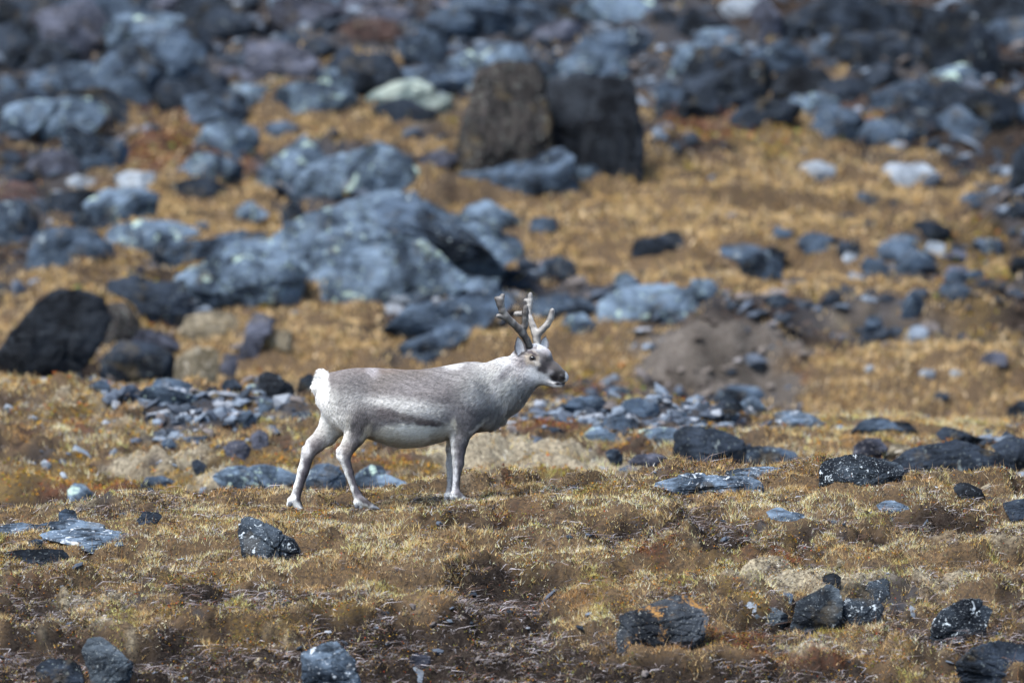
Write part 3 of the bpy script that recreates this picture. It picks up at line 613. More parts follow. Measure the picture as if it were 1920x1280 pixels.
for p in ((960,855,180,38,'lichen',1.5),(1150,880,90,20,'lichen',1.4),(330,862,110,22,'lichen',1.6),(400,905,70,16,'lichen',1.3),(90,895,150,22,'moss',1.8),
          (470,850,120,18,'moss',1.2),(790,868,100,14,'moss',2),(940,896,140,12,'moss',2),(200,915,90,16,'rust',2),(80,940,140,12,'dark',2.2),(330,930,140,12,'dark',1.8),(620,925,120,10,'dark',1.5),(800,905,80,8,'moss',1.5),(1150,905,60,8,'dark',1.5),(1500,885,90,10,'dark',1.2),(300,905,80,12,'moss',1.5),(730,862,80,10,'rust',2),(1120,770,200,25,'scree',1.8),
          (370,790,90,40,'scree',2),(520,760,120,25,'scree',1.6),(300,745,120,12,'scree',1),(1290,790,120,28,'scree',1.2),(1000,800,90,14,'rust',1.2),(120,790,150,20,'rust',.8),
          (200,830,170,22,'grass',1.2),(430,815,70,14,'grass',1.4),(1560,830,180,28,'grass',1.2),(1780,800,140,20,'grass',1.2),(1180,850,90,10,'dark',1.2),(60,845,90,12,'dark',1.2)):
    patch('m', *p)
for p in ((1330,670,175,85,'soil',4),(1240,710,90,45,'soil',3.2),(1430,650,110,50,'soil',3.0),(250,90,420,120,'scree',1.6),(150,60,260,90,'dark',1.6),(700,40,500,50,'scree',1.2),(1150,100,260,90,'scree',1.4),(1700,90,260,110,'scree',2),(100,420,110,90,'scree',1.4),(1900,400,60,60,'scree',2),(400,20,400,40,'dark',1.5),(1100,30,500,50,'dark',1.2),(1700,60,260,80,'dark',1.5),(650,330,160,40,'scree',1.6),(1000,560,260,40,'scree',1.3),(700,620,90,30,'dark',1),(560,720,260,20,'lichen',1.2),(520,620,160,30,'lichen',1.4),(80,460,120,30,'dark',1.2),(1600,640,140,40,'dark',.8),(1560,690,110,30,'rust',1.6),(1720,740,240,60,'grass',1.8),(1700,680,200,40,'grass',1.3),
          (1350,400,330,60,'grass',2.2),(1550,470,300,40,'grass',1.2),(1180,470,220,60,'grass',2),(380,410,240,30,'grass',2.2),(380,500,200,18,'grass',2),(650,600,110,20,'grass',2),
          (520,660,200,60,'grass',1.5),(1650,350,260,40,'grass',2),(1450,240,300,26,'rust',1.4),(1400,290,300,18,'dark',1.2),(300,290,150,50,'rust',2),(120,300,100,60,'dark',1),
          (220,215,160,20,'grass',.9),(1500,160,120,40,'grass',1.6),(540,240,200,20,'grass',1.2),(700,80,140,40,'grass',.9),(900,660,120,50,'grass',2),(1010,640,140,40,'grass',1.6),
          (1100,700,60,25,'moss',2.2),(200,80,260,90,'scree',1.6),(1100,60,300,70,'scree',1.3),(1750,80,260,100,'dark',1.4),(1700,470,240,50,'scree',1.0),(1450,600,150,30,'scree',1.0),
          (880,240,120,20,'moss',.8),(80,560,120,30,'grass',1.0),(60,640,60,30,'grass',2),(150,740,140,25,'dark',3),(1600,560,200,20,'grass',.9),(1850,560,90,60,'moss',1)):  # dark patch under the black boulder: shade of its hollow put into ground colour
    patch('b', *p)

def cover(x, y):
    s = np.zeros((len(x), 7), dtype=np.float32)
    far = smooth(18, 23, y)
    up = smooth(39, 44, y)
    f = 1.0 - 0.62 * far
    for i, (b, sd_) in enumerate(((0.55, 11), (0.15, 23), (-0.45, 31), (-0.10, 47), (-0.45, 61), (-0.35, 71), (-0.9, 83))):
        s[:, i] = b + 1.25 * fbm2(x * f, y * f * 0.8, 1.4, 3, sd_) + 0.8 * fbm2(x * f, y * f, 7.0, 2, sd_ + 5)
    mid = smooth(4, 7, y) * (1 - far)
    s[:, 0] -= .30 * mid; s[:, 3] += .14 * mid; s[:, 4] += .16 * mid; s[:, 1] += .15 * mid; s[:, 5] += .15 * mid; s[:, 2] += .12 * mid
    s[:, 5] += 0.40 * far + 0.55 * up; s[:, 0] -= 0.22 * far + 0.30 * up; s[:, 1] += 0.12 * far + 0.25 * up
    bot = 1 - smooth(-5.2, -3.2, y); s[:, 1] += .65 * bot; s[:, 0] -= .15 * bot; s[:, 6] -= .4 * (1 - far)
    s[:, 3] += .04 * (1 - far); s[:, 2] += .08 * (1 - far)
    wx = x + 0.25 * noise2(x * 3, y * 3, 90) + .5 * far * noise2(x * 1.1, y * 1.1, 92); wy = y + 0.35 * noise2(x * 3, y * 3, 95) + 1.0 * far * noise2(x * 1.1, y * 1.1, 97)
    for cx, cy, rx, ry, c, st in PATCH:
        d = ((wx - cx) / rx) ** 2 + ((wy - cy) / ry) ** 2
        s[:, c] += st * np.exp(-d ** 1.5)
    w = np.exp(5.0 * (s - s.max(axis=1, keepdims=True)))
    return w / w.sum(axis=1, keepdims=True)

CCOL = np.array([(0.15, 0.10, 0.055), (0.016, 0.012, 0.011), (0.40, 0.35, 0.25), (0.15, 0.10, 0.035), (0.13, 0.055, 0.03), (0.045, 0.052, 0.066), (0.125, 0.112, 0.10)], dtype=np.float32)

def far_(y): return smooth(18, 23, y)
def H_fine(x, y, w):
    z = H(x, y)
    near = 1 - smooth(15, 21, y); mid = near * smooth(3, 6, y)
    b = np.abs(noise2(x * 11, y * 9, 5)); b2 = np.abs(noise2(x * 25, y * 21, 8))
    z += near * (0.034 * (b - .22) + 0.018 * (b2 - .22)) * (0.5 + 0.9 * w[:, 1] + 0.9 * w[:, 2]) - near * 0.085 * w[:, 1] + near * 0.035 * w[:, 2]
    z += (near - mid) * (w[:, 1] + .6 * w[:, 6]) * (0.13 * (np.abs(noise2(x * 5.5, y * 4.5, 37)) - .25) + .05 * (np.abs(noise2(x * 14, y * 12, 39)) - .2))
    z += far_(y) * w[:, 6] * (.16 * noise2(x * 1.6 + y, y * 1.2, 41) + .10 * noise2(x * 4, y * 4, 43) + .05 * noise2(x * 11, y * 11, 45))
    calm = 1 - 0.85 * np.exp(-(np.maximum(np.abs(x + 0.85) - 0.9, 0) / 0.35) ** 2 - (y / 0.6) ** 2)
    near_y = y < 3
    if near_y.any():
        for bx, by, brx, bry in BED: calm = calm * (1 - .9 * np.exp(-(((x - bx) / brx) ** 2 + ((y - by) / bry) ** 2) ** 2))
    z += (near - mid) * calm * 0.10 * (np.abs(noise2(x * 2.1, y * 2.3, 31)) - .27)
    z += (near - mid) * (.2 + .8 * calm) * .020 * noise2(x * 30, y * 26, 55)
    z += (near - mid) * calm * 0.09 * (np.abs(noise2(x * 4.2, y * 3.6, 33)) - .2) + mid * (.3 + w[:, 2]) * 0.20 * (np.abs(noise2(x * 2.6 + y * .7, y * 1.9, 35)) - .2)
    z += (near - mid) * calm * 0 + near * w[:, 5] * 0.03 * noise2(x * 16, y * 16, 15)
    far = 1 - near
    z += far * (0.07 * np.abs(noise2(x * 2.5, y * 2.5, 21)) + 0.05 * fbm2(x, y, 6, 2, 25) * (0.6 + w[:, 5]))
    return z

def HW(y): return (y - CY) * 0.045
def build_ground():
    ys = np.concatenate([np.array([-85, -78, -72, -66, -60, -52, -42, -32, -24, -18, -14, -11]), np.arange(-9.4, 1.6, 0.028),
                         np.arange(1.6, 5, 0.15), np.arange(5, 19, 0.065), np.arange(19, 49, 0.12), np.arange(49, 66, 1.0), np.array([68, 72, 78, 86, 100, 118])])
    nc = 370
    si = np.linspace(-1.22, 1.22, nc)
    ext = np.array([1.5, 2, 2.8, 4, 6, 9, 14, 22])
    s = np.concatenate([-ext[::-1] * 1.22 / 1.22, si, ext])
    hw = np.maximum(HW(ys), 2.9)
    X = s[None, :] * hw[:, None]; Y = np.repeat(ys[:, None], len(s), 1)
    x, y = X.ravel(), Y.ravel()
    w = cover(x, y)
    z = H_fine(x, y, w)
    col = w @ CCOL
    col *= (1 + (0.35 + .45 * w[:, 6]) * fbm2(x, y, 5, 2, 77) + .7 * w[:, 6] * fbm2(x, y, 1.5, 2, 79))[:, None]
    nr, nn = X.shape
    i = np.arange(nr * nn).reshape(nr, nn)
    f = np.stack([i[:-1, :-1], i[:-1, 1:], i[1:, 1:], i[1:, :-1]], -1).reshape(-1, 4)
    o = make_mesh("ground", np.stack([x, y, z], 1), f, M_GROUND, np.clip(col, 0.01, 1), flat=False)
    tag(o, kind="structure")
build_ground()
# ------------------------------------------------------------------ vegetation (uncountable)
def scatter(n, y0, y1, cls, power=1.0, clump=0, sc=1.25, clump_r=0.03):
    m = int(n / max(clump, 1) * 6)
    y = rng.uniform(y0, y1, m); x = rng.uniform(-1, 1, m) * HW(y) * sc
    w = cover(x, y)
    p = sum(w[:, CLS.index(c)] * a for c, a in cls.items())
    p = p * (0.32 + 1.35 * smooth(-0.25, 0.35, fbm2(x, y, 4.5, 2, 131)))
    keep = rng.uniform(0, 1, m) < np.clip(p, 0, 1) ** power
    x, y, w = x[keep], y[keep], w[keep]
    if clump:
        c = max(n // clump, 1)
        x, y, w = x[:c], y[:c], w[:c]
        x = np.repeat(x, clump); y = np.repeat(y, clump); w = np.repeat(w, clump, 0)
        x = x + rng.normal(0, clump_r, len(x)); y = y + rng.normal(0, clump_r, len(y))
    else:
        x, y, w = x[:n], y[:n], w[:n]
    z = H_fine(x, y, w)
    return x, y, z, w

def palette(n, cols, wts, var=0.25):
    cols = np.array(cols, dtype=np.float32)
    k = rng.choice(len(cols), n, p=np.array(wts) / np.sum(wts))
    return cols[k] * (1 + rng.uniform(-var, var, (n, 1))).astype(np.float32)

def blades(pts, h, w, lean, col, kink=0.0):
    """each blade: a bent strip of two triangles (base l, base r, middle, tip)"""
    x, y, z = pts; n = len(x)
    a = rng.uniform(0, 2 * np.pi, n); b = rng.uniform(0, 2 * np.pi, n)
    ll = lean * rng.uniform(0.2, 1.3, n)
    v = np.empty((n, 3, 3), dtype=np.float32)
    ax, ay = np.cos(a) * w / 2, np.sin(a) * w / 2
    base = np.stack([x, y, z - 0.006], 1)
    v[:, 0] = base + np.stack([ax, ay, 0 * ax], 1)
    v[:, 1] = base - np.stack([ax, ay, 0 * ax], 1)
    tip = base + np.stack([np.cos(b) * ll * h, np.sin(b) * ll * h, h], 1)
    v[:, 2] = tip
    return v.reshape(-1, 3), np.arange(n * 3).reshape(n, 3), np.repeat(col, 3, 0)

def strips(pts, h, w, lean, col):
    """curved twigs: quad + tip triangle stored as two triangles"""
    x, y, z = pts; n = len(x)
    a = rng.uniform(0, 2 * np.pi, n); b = a + rng.normal(0, 1.2, n)
    base = np.stack([x, y, z - 0.004], 1)
    v = np.empty((n, 4, 3), dtype=np.float32)
    px_, py_ = -np.sin(a) * w / 2, np.cos(a) * w / 2
    v[:, 0] = base
    mid = base + np.stack([np.cos(a) * lean * h * .5, np.sin(a) * lean * h * .5, h * .75], 1)
    side = np.stack([px_, py_, w * 0.35], 1)
    v[:, 1] = mid + side; v[:, 2] = mid - side
    v[:, 3] = mid + np.stack([np.cos(b) * lean * h, np.sin(b) * lean * h, h * rng.uniform(-.35, .45, n)], 1)
    f = np.array([[0, 1, 2], [1, 3, 2]])[None] + (np.arange(n) * 4)[:, None, None]
    return v.reshape(-1, 3), f.reshape(-1, 3), np.repeat(col, 4, 0)

def flakes(pts, s, col, up=0.01):
    x, y, z = pts; n = len(x)
    c = np.stack([x, y, z + rng.uniform(0, 1, n) * up], 1)
    u = rng.normal(size=(n, 3)); u /= np.linalg.norm(u, axis=1)[:, None]
    t = rng.normal(size=(n, 3)); t -= (t * u).sum(1)[:, None] * u; t /= np.linalg.norm(t, axis=1)[:, None]
    s = s[:, None]
    v = np.stack([c - u * s, c + t * s * .55, c + u * s, c - t * s * .55], 1)
    f = np.array([[0, 1, 2, 3]])[None] + (np.arange(n) * 4)[:, None, None]
    return v.reshape(-1, 3).astype(np.float32), f.reshape(-1, 4), np.repeat(col, 4, 0)

def stones(pts, s, col):
    """small angular stones, 20 facets each"""
    x, y, z = pts; n = len(x)
    t = (1 + 5 ** .5) / 2
    iv = np.array([(-1,t,0),(1,t,0),(-1,-t,0),(1,-t,0),(0,-1,t),(0,1,t),(0,-1,-t),(0,1,-t),(t,0,-1),(t,0,1),(-t,0,-1),(-t,0,1)]) / math.hypot(1, t)
    ifc = np.array([(0,11,5),(0,5,1),(0,1,7),(0,7,10),(0,10,11),(1,5,9),(5,11,4),(11,10,2),(10,7,6),(7,1,8),(3,9,4),(3,4,2),(3,2,6),(3,6,8),(3,8,9),(4,9,5),(2,4,11),(6,2,10),(8,6,7),(9,8,1)])
    v = iv[None] * rng.uniform(0.65, 1.15, (n, 12, 1))
    v = v * np.stack([rng.uniform(.8, 1.7, n), rng.uniform(.6, 1.2, n), rng.uniform(.35, .9, n)], 1)[:, None]
    a = rng.uniform(0, 6.28, n); ca, sa = np.cos(a)[:, None], np.sin(a)[:, None]
    vx = v[..., 0] * ca - v[..., 1] * sa; vy = v[..., 0] * sa + v[..., 1] * ca
    ti = rng.normal(0, .3, n)[:, None]
    vz = v[..., 2] + vx * ti
    v = np.stack([vx, vy, vz], -1) * s[:, None, None] + np.stack([x, y, z + s * .15], 1)[:, None]
    f = ifc[None] + (np.arange(n) * 12)[:, None, None]
    return v.reshape(-1, 3).astype(np.float32), f.reshape(-1, 3), np.repeat(col, 12, 0)

def join(parts):
    vs_, fs_, cs_ = [], [], []; o = 0
    for v, f, c in parts:
        vs_.append(v); fs_.append(f + o); cs_.append(c); o += len(v)
    return np.concatenate(vs_), np.concatenate(fs_), np.concatenate(cs_)

def tint(x, y, c):
    a = (fbm2(x, y * .8, 1.8, 3, 501) + .28 * np.exp(-((y + 1.0) / 1.5) ** 2))[:, None]; b = fbm2(x, y * .8, 2.3, 3, 517)[:, None]
    pale = smooth(.0, .45, a); brown = smooth(.05, .5, -a); olive = smooth(.15, .55, b)
    c = c * 1.12 * (1 - pale + pale * np.array([(1.5, 1.6, 1.85)])) * (1 - brown + brown * np.array([(.70, .56, .46)])) * (1 - olive + olive * np.array([(.72, .90, .60)]))
    return np.clip(c, .01, .85).astype(np.float32)
GC = [(0.66, 0.48, 0.24), (0.54, 0.355, 0.14), (0.82, 0.67, 0.43), (0.28, 0.145, 0.055), (0.28, 0.25, 0.085), (0.62, 0.42, 0.165)]
def U(a, b, n): return rng.uniform(a, b, n)
def grass():
    parts = []
    x, y, z, w = scatter(350000, -7.2, 1.9, {'grass': 1, 'moss': .35, 'rust': .25, 'dark': .10, 'lichen': .18}, clump=9, clump_r=.022)
    n = len(x)
    patchy = 0.6 + 0.8 * smooth(-.4, .4, fbm2(x, y, 3, 2, 201))
    parts.append(blades((x, y, z), U(.012, .036, n) * patchy, U(.0026, .0058, n), .9, tint(x, y, palette(n, GC, [5, 4, 3.4, 1.6, 1.2, 3], .40))))
    # flat thatch and litter between the tufts
    x, y, z, w = scatter(90000, -7.2, 1.9, {c: 1 for c in CLS}, clump=5, clump_r=.03)
    n = len(x)
    parts.append(blades((x, y, z + .006), U(.005, .013, n), U(.003, .007, n), 2.6, palette(n, [(.40, .29, .15), (.20, .12, .06), (.56, .46, .32), (.07, .05, .04), (.30, .28, .27)], [3, 4, 2, 4, 1], .3)))
    # seed stalks
    x, y, z, w = scatter(5000, -7.2, 1.9, {'grass': 1, 'rust': .5})
    n = len(x)
    parts.append(blades((x, y, z), U(.05, .11, n), U(.003, .005, n), .35, palette(n, [(.55, .4, .22), (.3, .15, .07)], [2, 1])))
    x, y, z, w = scatter(110000, 4.5, 19, {'grass': 1, 'moss': .25, 'rust': .3, 'lichen': .08}, clump=8, clump_r=.03)
    n = len(x)
    parts.append(blades((x, y, z), U(.025, .065, n), U(.004, .008, n), .7, tint(x, y, palette(n, GC, [5, 4, 3, 1.5, 1, 3], .35))))
    x, y, z, w = scatter(120000, 19, 50, {'grass': 1, 'moss': .3, 'rust': .35, 'scree': .05}, clump=9, clump_r=.06)
    n = len(x)
    parts.append(blades((x, y, z), U(.03, .075, n), U(.012, .026, n), .8, palette(n, [(0.64, 0.46, 0.23), (0.54, 0.36, 0.15), (0.76, 0.60, 0.38), (0.27, 0.15, 0.06), (0.27, 0.23, 0.085)], [5, 4, 2, 1.2, 1])))
    v, f, c = join(parts)
    tag(make_mesh("dry_grass", v, f, M_GRASS, c), "short dry tan grass growing over the whole mound and slope", "grass", kind="stuff")
def heath():
    parts = []
    x, y, z, w = scatter(180000, -7.2, 1.9, {'dark': 1, 'rust': .8, 'grass': .14, 'lichen': .2, 'moss': .3, 'soil': .5}, clump=11, clump_r=.02)
    n = len(x)
    rust = (w[:, 4] > .4)[:, None]
    cA = palette(n, [(.06, .042, .036), (.11, .08, .062), (.20, .175, .175), (.40, .38, .39), (.02, .015, .014)], [3, 2, 4, 1.2, 5])
    cB = palette(n, [(.16, .06, .035), (.09, .04, .025), (.22, .12, .05)], [3, 3, 1])
    parts.append(strips((x, y, z), U(.010, .042, n), U(.0028, .0054, n), 1.3, np.where(rust, cB, cA)))
    x, y, z, w = scatter(9000, -7.2, 1.9, {'dark': 1})
    n = len(x)
    parts.append(strips((x, y, z + .008), U(.03, .065, n), U(.0026, .0046, n), 2.2, palette(n, [(.40, .37, .38), (.24, .20, .20), (.14, .09, .07)], [2, 2, 2])))
    x, y, z, w = scatter(28000, 4.5, 19, {'dark': 1, 'rust': 1}, clump=9, clump_r=.03)
    n = len(x); rust = (w[:, 4] > .4)[:, None]
    cA = palette(n, [(.05, .035, .03), (.10, .07, .055), (.2, .17, .15)], [5, 4, 1.5])
    cB = palette(n, [(.20, .07, .035), (.11, .045, .025), (.26, .14, .05)], [3, 3, 1])
    parts.append(strips((x, y, z), U(.02, .06, n), U(.004, .009, n), 1.0, np.where(rust, cB, cA)))
    x, y, z, w = scatter(20000, 19, 50, {'dark': 1, 'rust': 1}, clump=8, clump_r=.06)
    n = len(x); rust = (w[:, 4] > .4)[:, None]
    cA = palette(n, [(.05, .035, .03), (.10, .07, .055), (.2, .17, .15)], [5, 4, 1])
    cB = palette(n, [(.18, .07, .04), (.11, .045, .03), (.24, .13, .05)], [3, 3, 1])
    parts.append(strips((x, y, z), U(.04, .12, n), U(.01, .02, n), 1.0, np.where(rust, cB, cA)))
    v, f, c = join(parts)
    tag(make_mesh("heath_twigs", v, f, M_HEATH, c), "dark brown and rusty dwarf heath twigs in the hollows of the mound", "heath", kind="stuff")
def leaves():
    parts = []
    x, y, z, w = scatter(115000, -7.2, 1.9, {'moss': 1, 'rust': .7, 'dark': .3, 'soil': .3, 'grass': .14, 'lichen': .1}, clump=7, clump_r=.02)
    n = len(x)
    col = palette(n, [(.34, .20, .03), (.42, .16, .02), (.20, .18, .03), (.10, .13, .03), (.30, .05, .02), (.20, .10, .03)], [4, 2, 3, 2, 1, 3])
    parts.append(flakes((x, y, z), U(.0035, .0080, n), col, .022))
    x, y, z, w = scatter(45000, -7.2, 1.9, {'lichen': 1, 'dark': .07, 'grass': .05}, clump=9, clump_r=.014)
    n = len(x)
    parts.append(flakes((x, y, z), U(.003, .008, n), palette(n, [(.55, .51, .40), (.42, .39, .28), (.66, .64, .56)], [3, 2, 1]), .016))
    x, y, z, w = scatter(28000, 4.5, 19, {'moss': 1, 'rust': .6, 'grass': .1}, clump=6, clump_r=.02)
    n = len(x)
    parts.append(flakes((x, y, z), U(.007, .016, n), palette(n, [(.34, .20, .03), (.44, .20, .03), (.20, .18, .03), (.34, .10, .03)], [4, 2, 2, 1.4]), .03))
    x, y, z, w = scatter(14000, 4.5, 19, {'lichen': 1}, clump=8, clump_r=.03)
    n = len(x)
    parts.append(flakes((x, y, z), U(.005, .011, n), palette(n, [(.52, .47, .35), (.42, .36, .25), (.62, .58, .47)], [3, 2, 1.5]), .03))
    x, y, z, w = scatter(14000, 19, 50, {'moss': 1, 'rust': .6}, clump=6, clump_r=.05)
    n = len(x)
    parts.append(flakes((x, y, z), U(.015, .035, n), palette(n, [(.30, .2, .04), (.2, .16, .03), (.13, .16, .04), (.26, .09, .03)], [3, 2, 1.5, 2]), .06))
    v, f, c = join(parts)
    tag(make_mesh("moss_and_lichen", v, f, M_HEATH, c), "orange, green and cream specks of moss and lichen between the grass", "moss", kind="stuff")
def scree():
    parts = []
    sc_ = [(.07, .085, .11), (.14, .17, .21), (.03, .038, .05), (.24, .26, .29), (.13, .115, .11)]
    x, y, z, w = scatter(1500, -7.2, 1.9, {'scree': 1, 'dark': .6, 'grass': .05}); n = len(x)
    parts.append(stones((x, y, z), .006 + .035 * U(0, 1, n) ** 2.5, palette(n, sc_, [3, 1, 3, .4, 1])))
    x, y, z, w = scatter(9000, 4.5, 19, {'scree': 1, 'dark': .12}, power=1.5); n = len(x)
    parts.append(stones((x, y, z), .016 + .075 * rng.uniform(0, 1, n) ** 3, palette(n, sc_, [3, 3, 2, 1.5, 1])))
    x, y, z, w = scatter(7000, 19, 50, {'scree': 1, 'dark': .3, 'grass': .012, 'soil': .12}, power=1.2); n = len(x)
    parts.append(stones((x, y, z), .025 + .11 * rng.uniform(0, 1, n) ** 3, palette(n, sc_, [3, 2, 4, .2, 1])))
    x, y, z, w = scatter(2200, 20, 38, {'soil': 1}, power=1.5); n = len(x)
    parts.append(stones((x, y, z), .012 + .06 * rng.uniform(0, 1, n) ** 2, palette(n, [(.15, .13, .115), (.09, .075, .065), (.2, .19, .19), (.06, .05, .045)], [4, 3, 1, 2])))
    v, f, c = join(parts)
    tag(make_mesh("loose_stones", v, f, M_STONE, c), "small loose grey stones strewn between the boulders and the grass", "stones", kind="stuff")
grass(); heath(); leaves(); scree()
# ------------------------------------------------------------------ rock builder
import bmesh
_ICO = {}
def ico(level):
    if level not in _ICO:
        bm = bmesh.new(); bmesh.ops.create_icosphere(bm, subdivisions=level, radius=1)
        bm.verts.ensure_lookup_table()
        v = np.array([q.co[:] for q in bm.verts]); f = np.array([[q.index for q in t.verts] for t in bm.faces])
        bm.free(); _ICO[level] = (v, f)
    return _ICO[level]

def poly_radius(poly, c, ang):
    """distance from c to the outline along each angle"""
    out = np.zeros(len(ang))
    dx, dy = np.cos(ang), np.sin(ang)
    m = len(poly)
    for i in range(m):
        a, b = poly[i] - c, poly[(i + 1) % m] - c
        ex, ey = b - a
        den = dx * ey - dy * ex
        den = np.where(np.abs(den) < 1e-9, 1e-9, den)
        t = (a[0] * ey - a[1] * ex) / den
        u = (a[0] * dy - a[1] * dx) / den
        ok = (t > 0) & (u >= -1e-6) & (u <= 1 + 1e-6)
        out = np.where(ok, np.maximum(out, t), out)
    bad = out <= 0
    if bad.any(): out[bad] = np.median(out[~bad]) * 0.6
    return out

GRP = {'f': "rocks half buried in the near grass mound", 'm': "rocks on the rise behind the mound", 'b': "boulders strewn over the far slope"}
def rock(zone, crop, name, mat, label, pts, seed):
    r = np.random.default_rng(1000 + seed)
    crop, _, ov = crop.partition('@')
    x0, y0, s = CROP[crop]
    px = np.array([[x0 + float(a) * s, y0 + float(b) * s] for a, b in (q.split(',') for q in pts.split())])
    lowest = px[:, 1].max(); cxp = px[:, 0].mean()
    hpx = lowest - px[:, 1].min(); wpx = np.ptp(px[:, 0])
    yb = hit(cxp, lowest - 0.03 * hpx, zone, True)
    if ov: yb = hit(cxp, float(ov.split(':')[0]), zone)
    m = (yb - CY) / 21333.0
    w, h = wpx * m, hpx * m
    D = 0.62 * min(w, 1.9 * h) if name != 'rock_slab' else 0.75 * min(w, 2.6 * h)
    D = float(ov.split(':')[1]) if ov else max(D, 0.06)
    yc = yb + D * 0.38
    W = np.array([P(a, b, yc) for a, b in px])
    zmin, zmax = W[:, 1].min(), W[:, 1].max()
    low = W[:, 1] < zmin + 0.30 * (zmax - zmin)
    W[low, 1] -= 0.15 * (zmax - zmin) + 0.12 * D
    mid_ = (W[:, 0].min() + W[:, 0].max()) / 2
    if zone == 'f': W[low, 1] -= .05; W[~low, 1] += .018
    W[:, 0] = mid_ + (W[:, 0] - mid_) * (1.3 if crop in 'abcw' and wpx < 140 else 1.08); W[~low, 1] += (0.06 if zone == 'b' else 0) * (zmax - zmin); W[~low, 1] += 0.03 * (zmax - zmin)
    c = np.array([(W[:, 0].min() + W[:, 0].max()) / 2 * .5 + W[:, 0].mean() * .5, (W[:, 1].min() + zmax) / 2])
    big = wpx > 150 or (zone == 'f' and wpx > 60)
    lv = 6 if (wpx > 400 or (zone == 'f' and wpx > 110)) else (5 if wpx > 115 or (zone != 'b' and wpx > 60) or (zone == 'f' and wpx > 30) else 4)
    v, f = ico(lv)
    # rotate the sphere so the outline is a dense circle
    ang = np.arctan2(v[:, 2], v[:, 0]); rho = np.hypot(v[:, 0], v[:, 2])
    R = poly_radius(W, c, ang)
    pw = 0.36 if mat in ('brown', 'black') else 0.5
    q = np.empty_like(v)
    rr = rho ** pw
    q[:, 0] = np.cos(ang) * rr * R; q[:, 2] = np.sin(ang) * rr * R
    q[:, 1] = np.sign(v[:, 1]) * np.abs(v[:, 1]) ** pw * D / 2
    sc = np.array([w / 2, D / 2, (zmax - zmin) / 2 + 1e-3])
    # flat broken faces turned to the front, top and sides
    u = q / sc; u0 = u.copy()
    for k in range(13 if big else 8):
        n = r.normal(size=3); n[0] *= .9; n[1] = -abs(n[1]) * .6 - 0.7; n[2] = n[2] * .7 + .15
        n /= np.linalg.norm(n)
        d = u @ n
        hh = max(r.uniform(0.50, 0.78), math.hypot(n[0], n[2]) * (1.04 if mat in ('brown', 'black') else .95))
        over = np.maximum(d - hh, 0)
        u = u - over[:, None] * n
    if label.startswith('great peaked'):
        u = u0.copy()
        for n, hh in (((-.30, -.85, .42), .50), ((.52, -.72, .46), .60), ((-.05, -1, -.05), .62), ((-.75, -.55, .3), .80)):
            n = np.array(n) / np.linalg.norm(n)
            u = u - np.maximum(u @ n - hh, 0)[:, None] * n
    q = u * sc
    size = (w + h + D) / 3
    o = r.uniform(-50, 50, 3)
    qq = q / size + o
    nrm = q / (np.linalg.norm(q, axis=1)[:, None] + 1e-6)
    n1 = noise3(*(qq * 2.2).T); n2 = noise3(*(qq * 5.1).T); n3 = noise3(*(qq * 12).T); n4 = noise3(*(qq * 27).T)
    # a few straight fractures: a groove and a small offset of one side
    fr_ = 0
    for k in range(5 if big else 3):
        n = r.normal(size=3); n[1] *= .5; n /= np.linalg.norm(n)
        e = u @ n - r.uniform(-.55, .55) + .10 * n1 + .03 * n3
        fr_ = fr_ - .045 * np.exp(-(e / .03) ** 2) + r.uniform(-.014, .014) * np.tanh(e / .02)
    ax = np.array([r.normal() * .6, r.normal() * .4 - .2, 1.0]); ax /= np.linalg.norm(ax)
    lay = (qq @ ax) * r.uniform(4, 9) + 2.6 * n1 + 1.0 * n2
    st = lay - np.floor(lay); st = (smooth(0.0, 0.2, st) - smooth(0.75, 1.0, st)) * smooth(-.2, .25, noise3(*(qq * 1.7 + 9).T))
    sts = r.choice([0.0, 0.0, 0.012, 0.024])
    disp = 0.035 * n1 + 0.030 * np.abs(n2) + 0.026 * n3 + 0.016 * n4 + sts * st + fr_
    q = q + nrm * (disp * size)[:, None]
    verts = q + np.array([c[0], yc, c[1]])
    base_z = float(H([c[0]], [yc])[0])
    ob = make_mesh(name, verts, f, RM[mat], loc=(c[0], yc, base_z))
    tag(ob, label, {'boulder': 'boulder', 'stone': 'stone', 'rock_slab': 'rock'}[name], GRP[zone])
    return ob

for i_, ln in enumerate(q for q in ROCKS.strip().split('\n') if q.strip()):
    head, label, pts = ln.split('|')
    zone, crop, name, mat = head.split()
    rock(zone, crop, name, mat, label, pts, i_)


# smaller boulders wedged between the named ones
TONE = {'blue': 'blue grey', 'light': 'light grey', 'dark': 'dark', 'purple': 'purplish grey', 'pale': 'pale'}
CUT = (' below', ' left ', ' right ', ' at ', ' in ', ' of ', ' behind', ' above', ' by ', ' on ', ' under', ' among', ' between', ' with', ' beneath',
       ' just', ' beside', ' along', ' near', ' overhanging', ' cut', ' running', ' sliding', ' standing', ' touching', ' leaning', ' from', ' amid', ' toward')
ANCH = []
for ln in ROCKS.strip().split('\n'):
    head, label, pts = ln.split('|')
    if head[0] != 'b': continue
    x0, y0, s_ = CROP[head.split()[1].partition('@')[0]]
    q = np.array([[x0 + float(a) * s_, y0 + float(b) * s_] for a, b in (t.split(',') for t in pts.split())])
    sh = label
    for c_ in CUT:
        if c_ in sh: sh = sh[:sh.index(c_)]
    if len(sh.split()) >= 3: ANCH.append((q[:, 0].mean(), q[:, 1].mean(), sh))
fr = np.random.default_rng(55)
CROP['w'] = (0, 0, 1.0)
used_ = set()
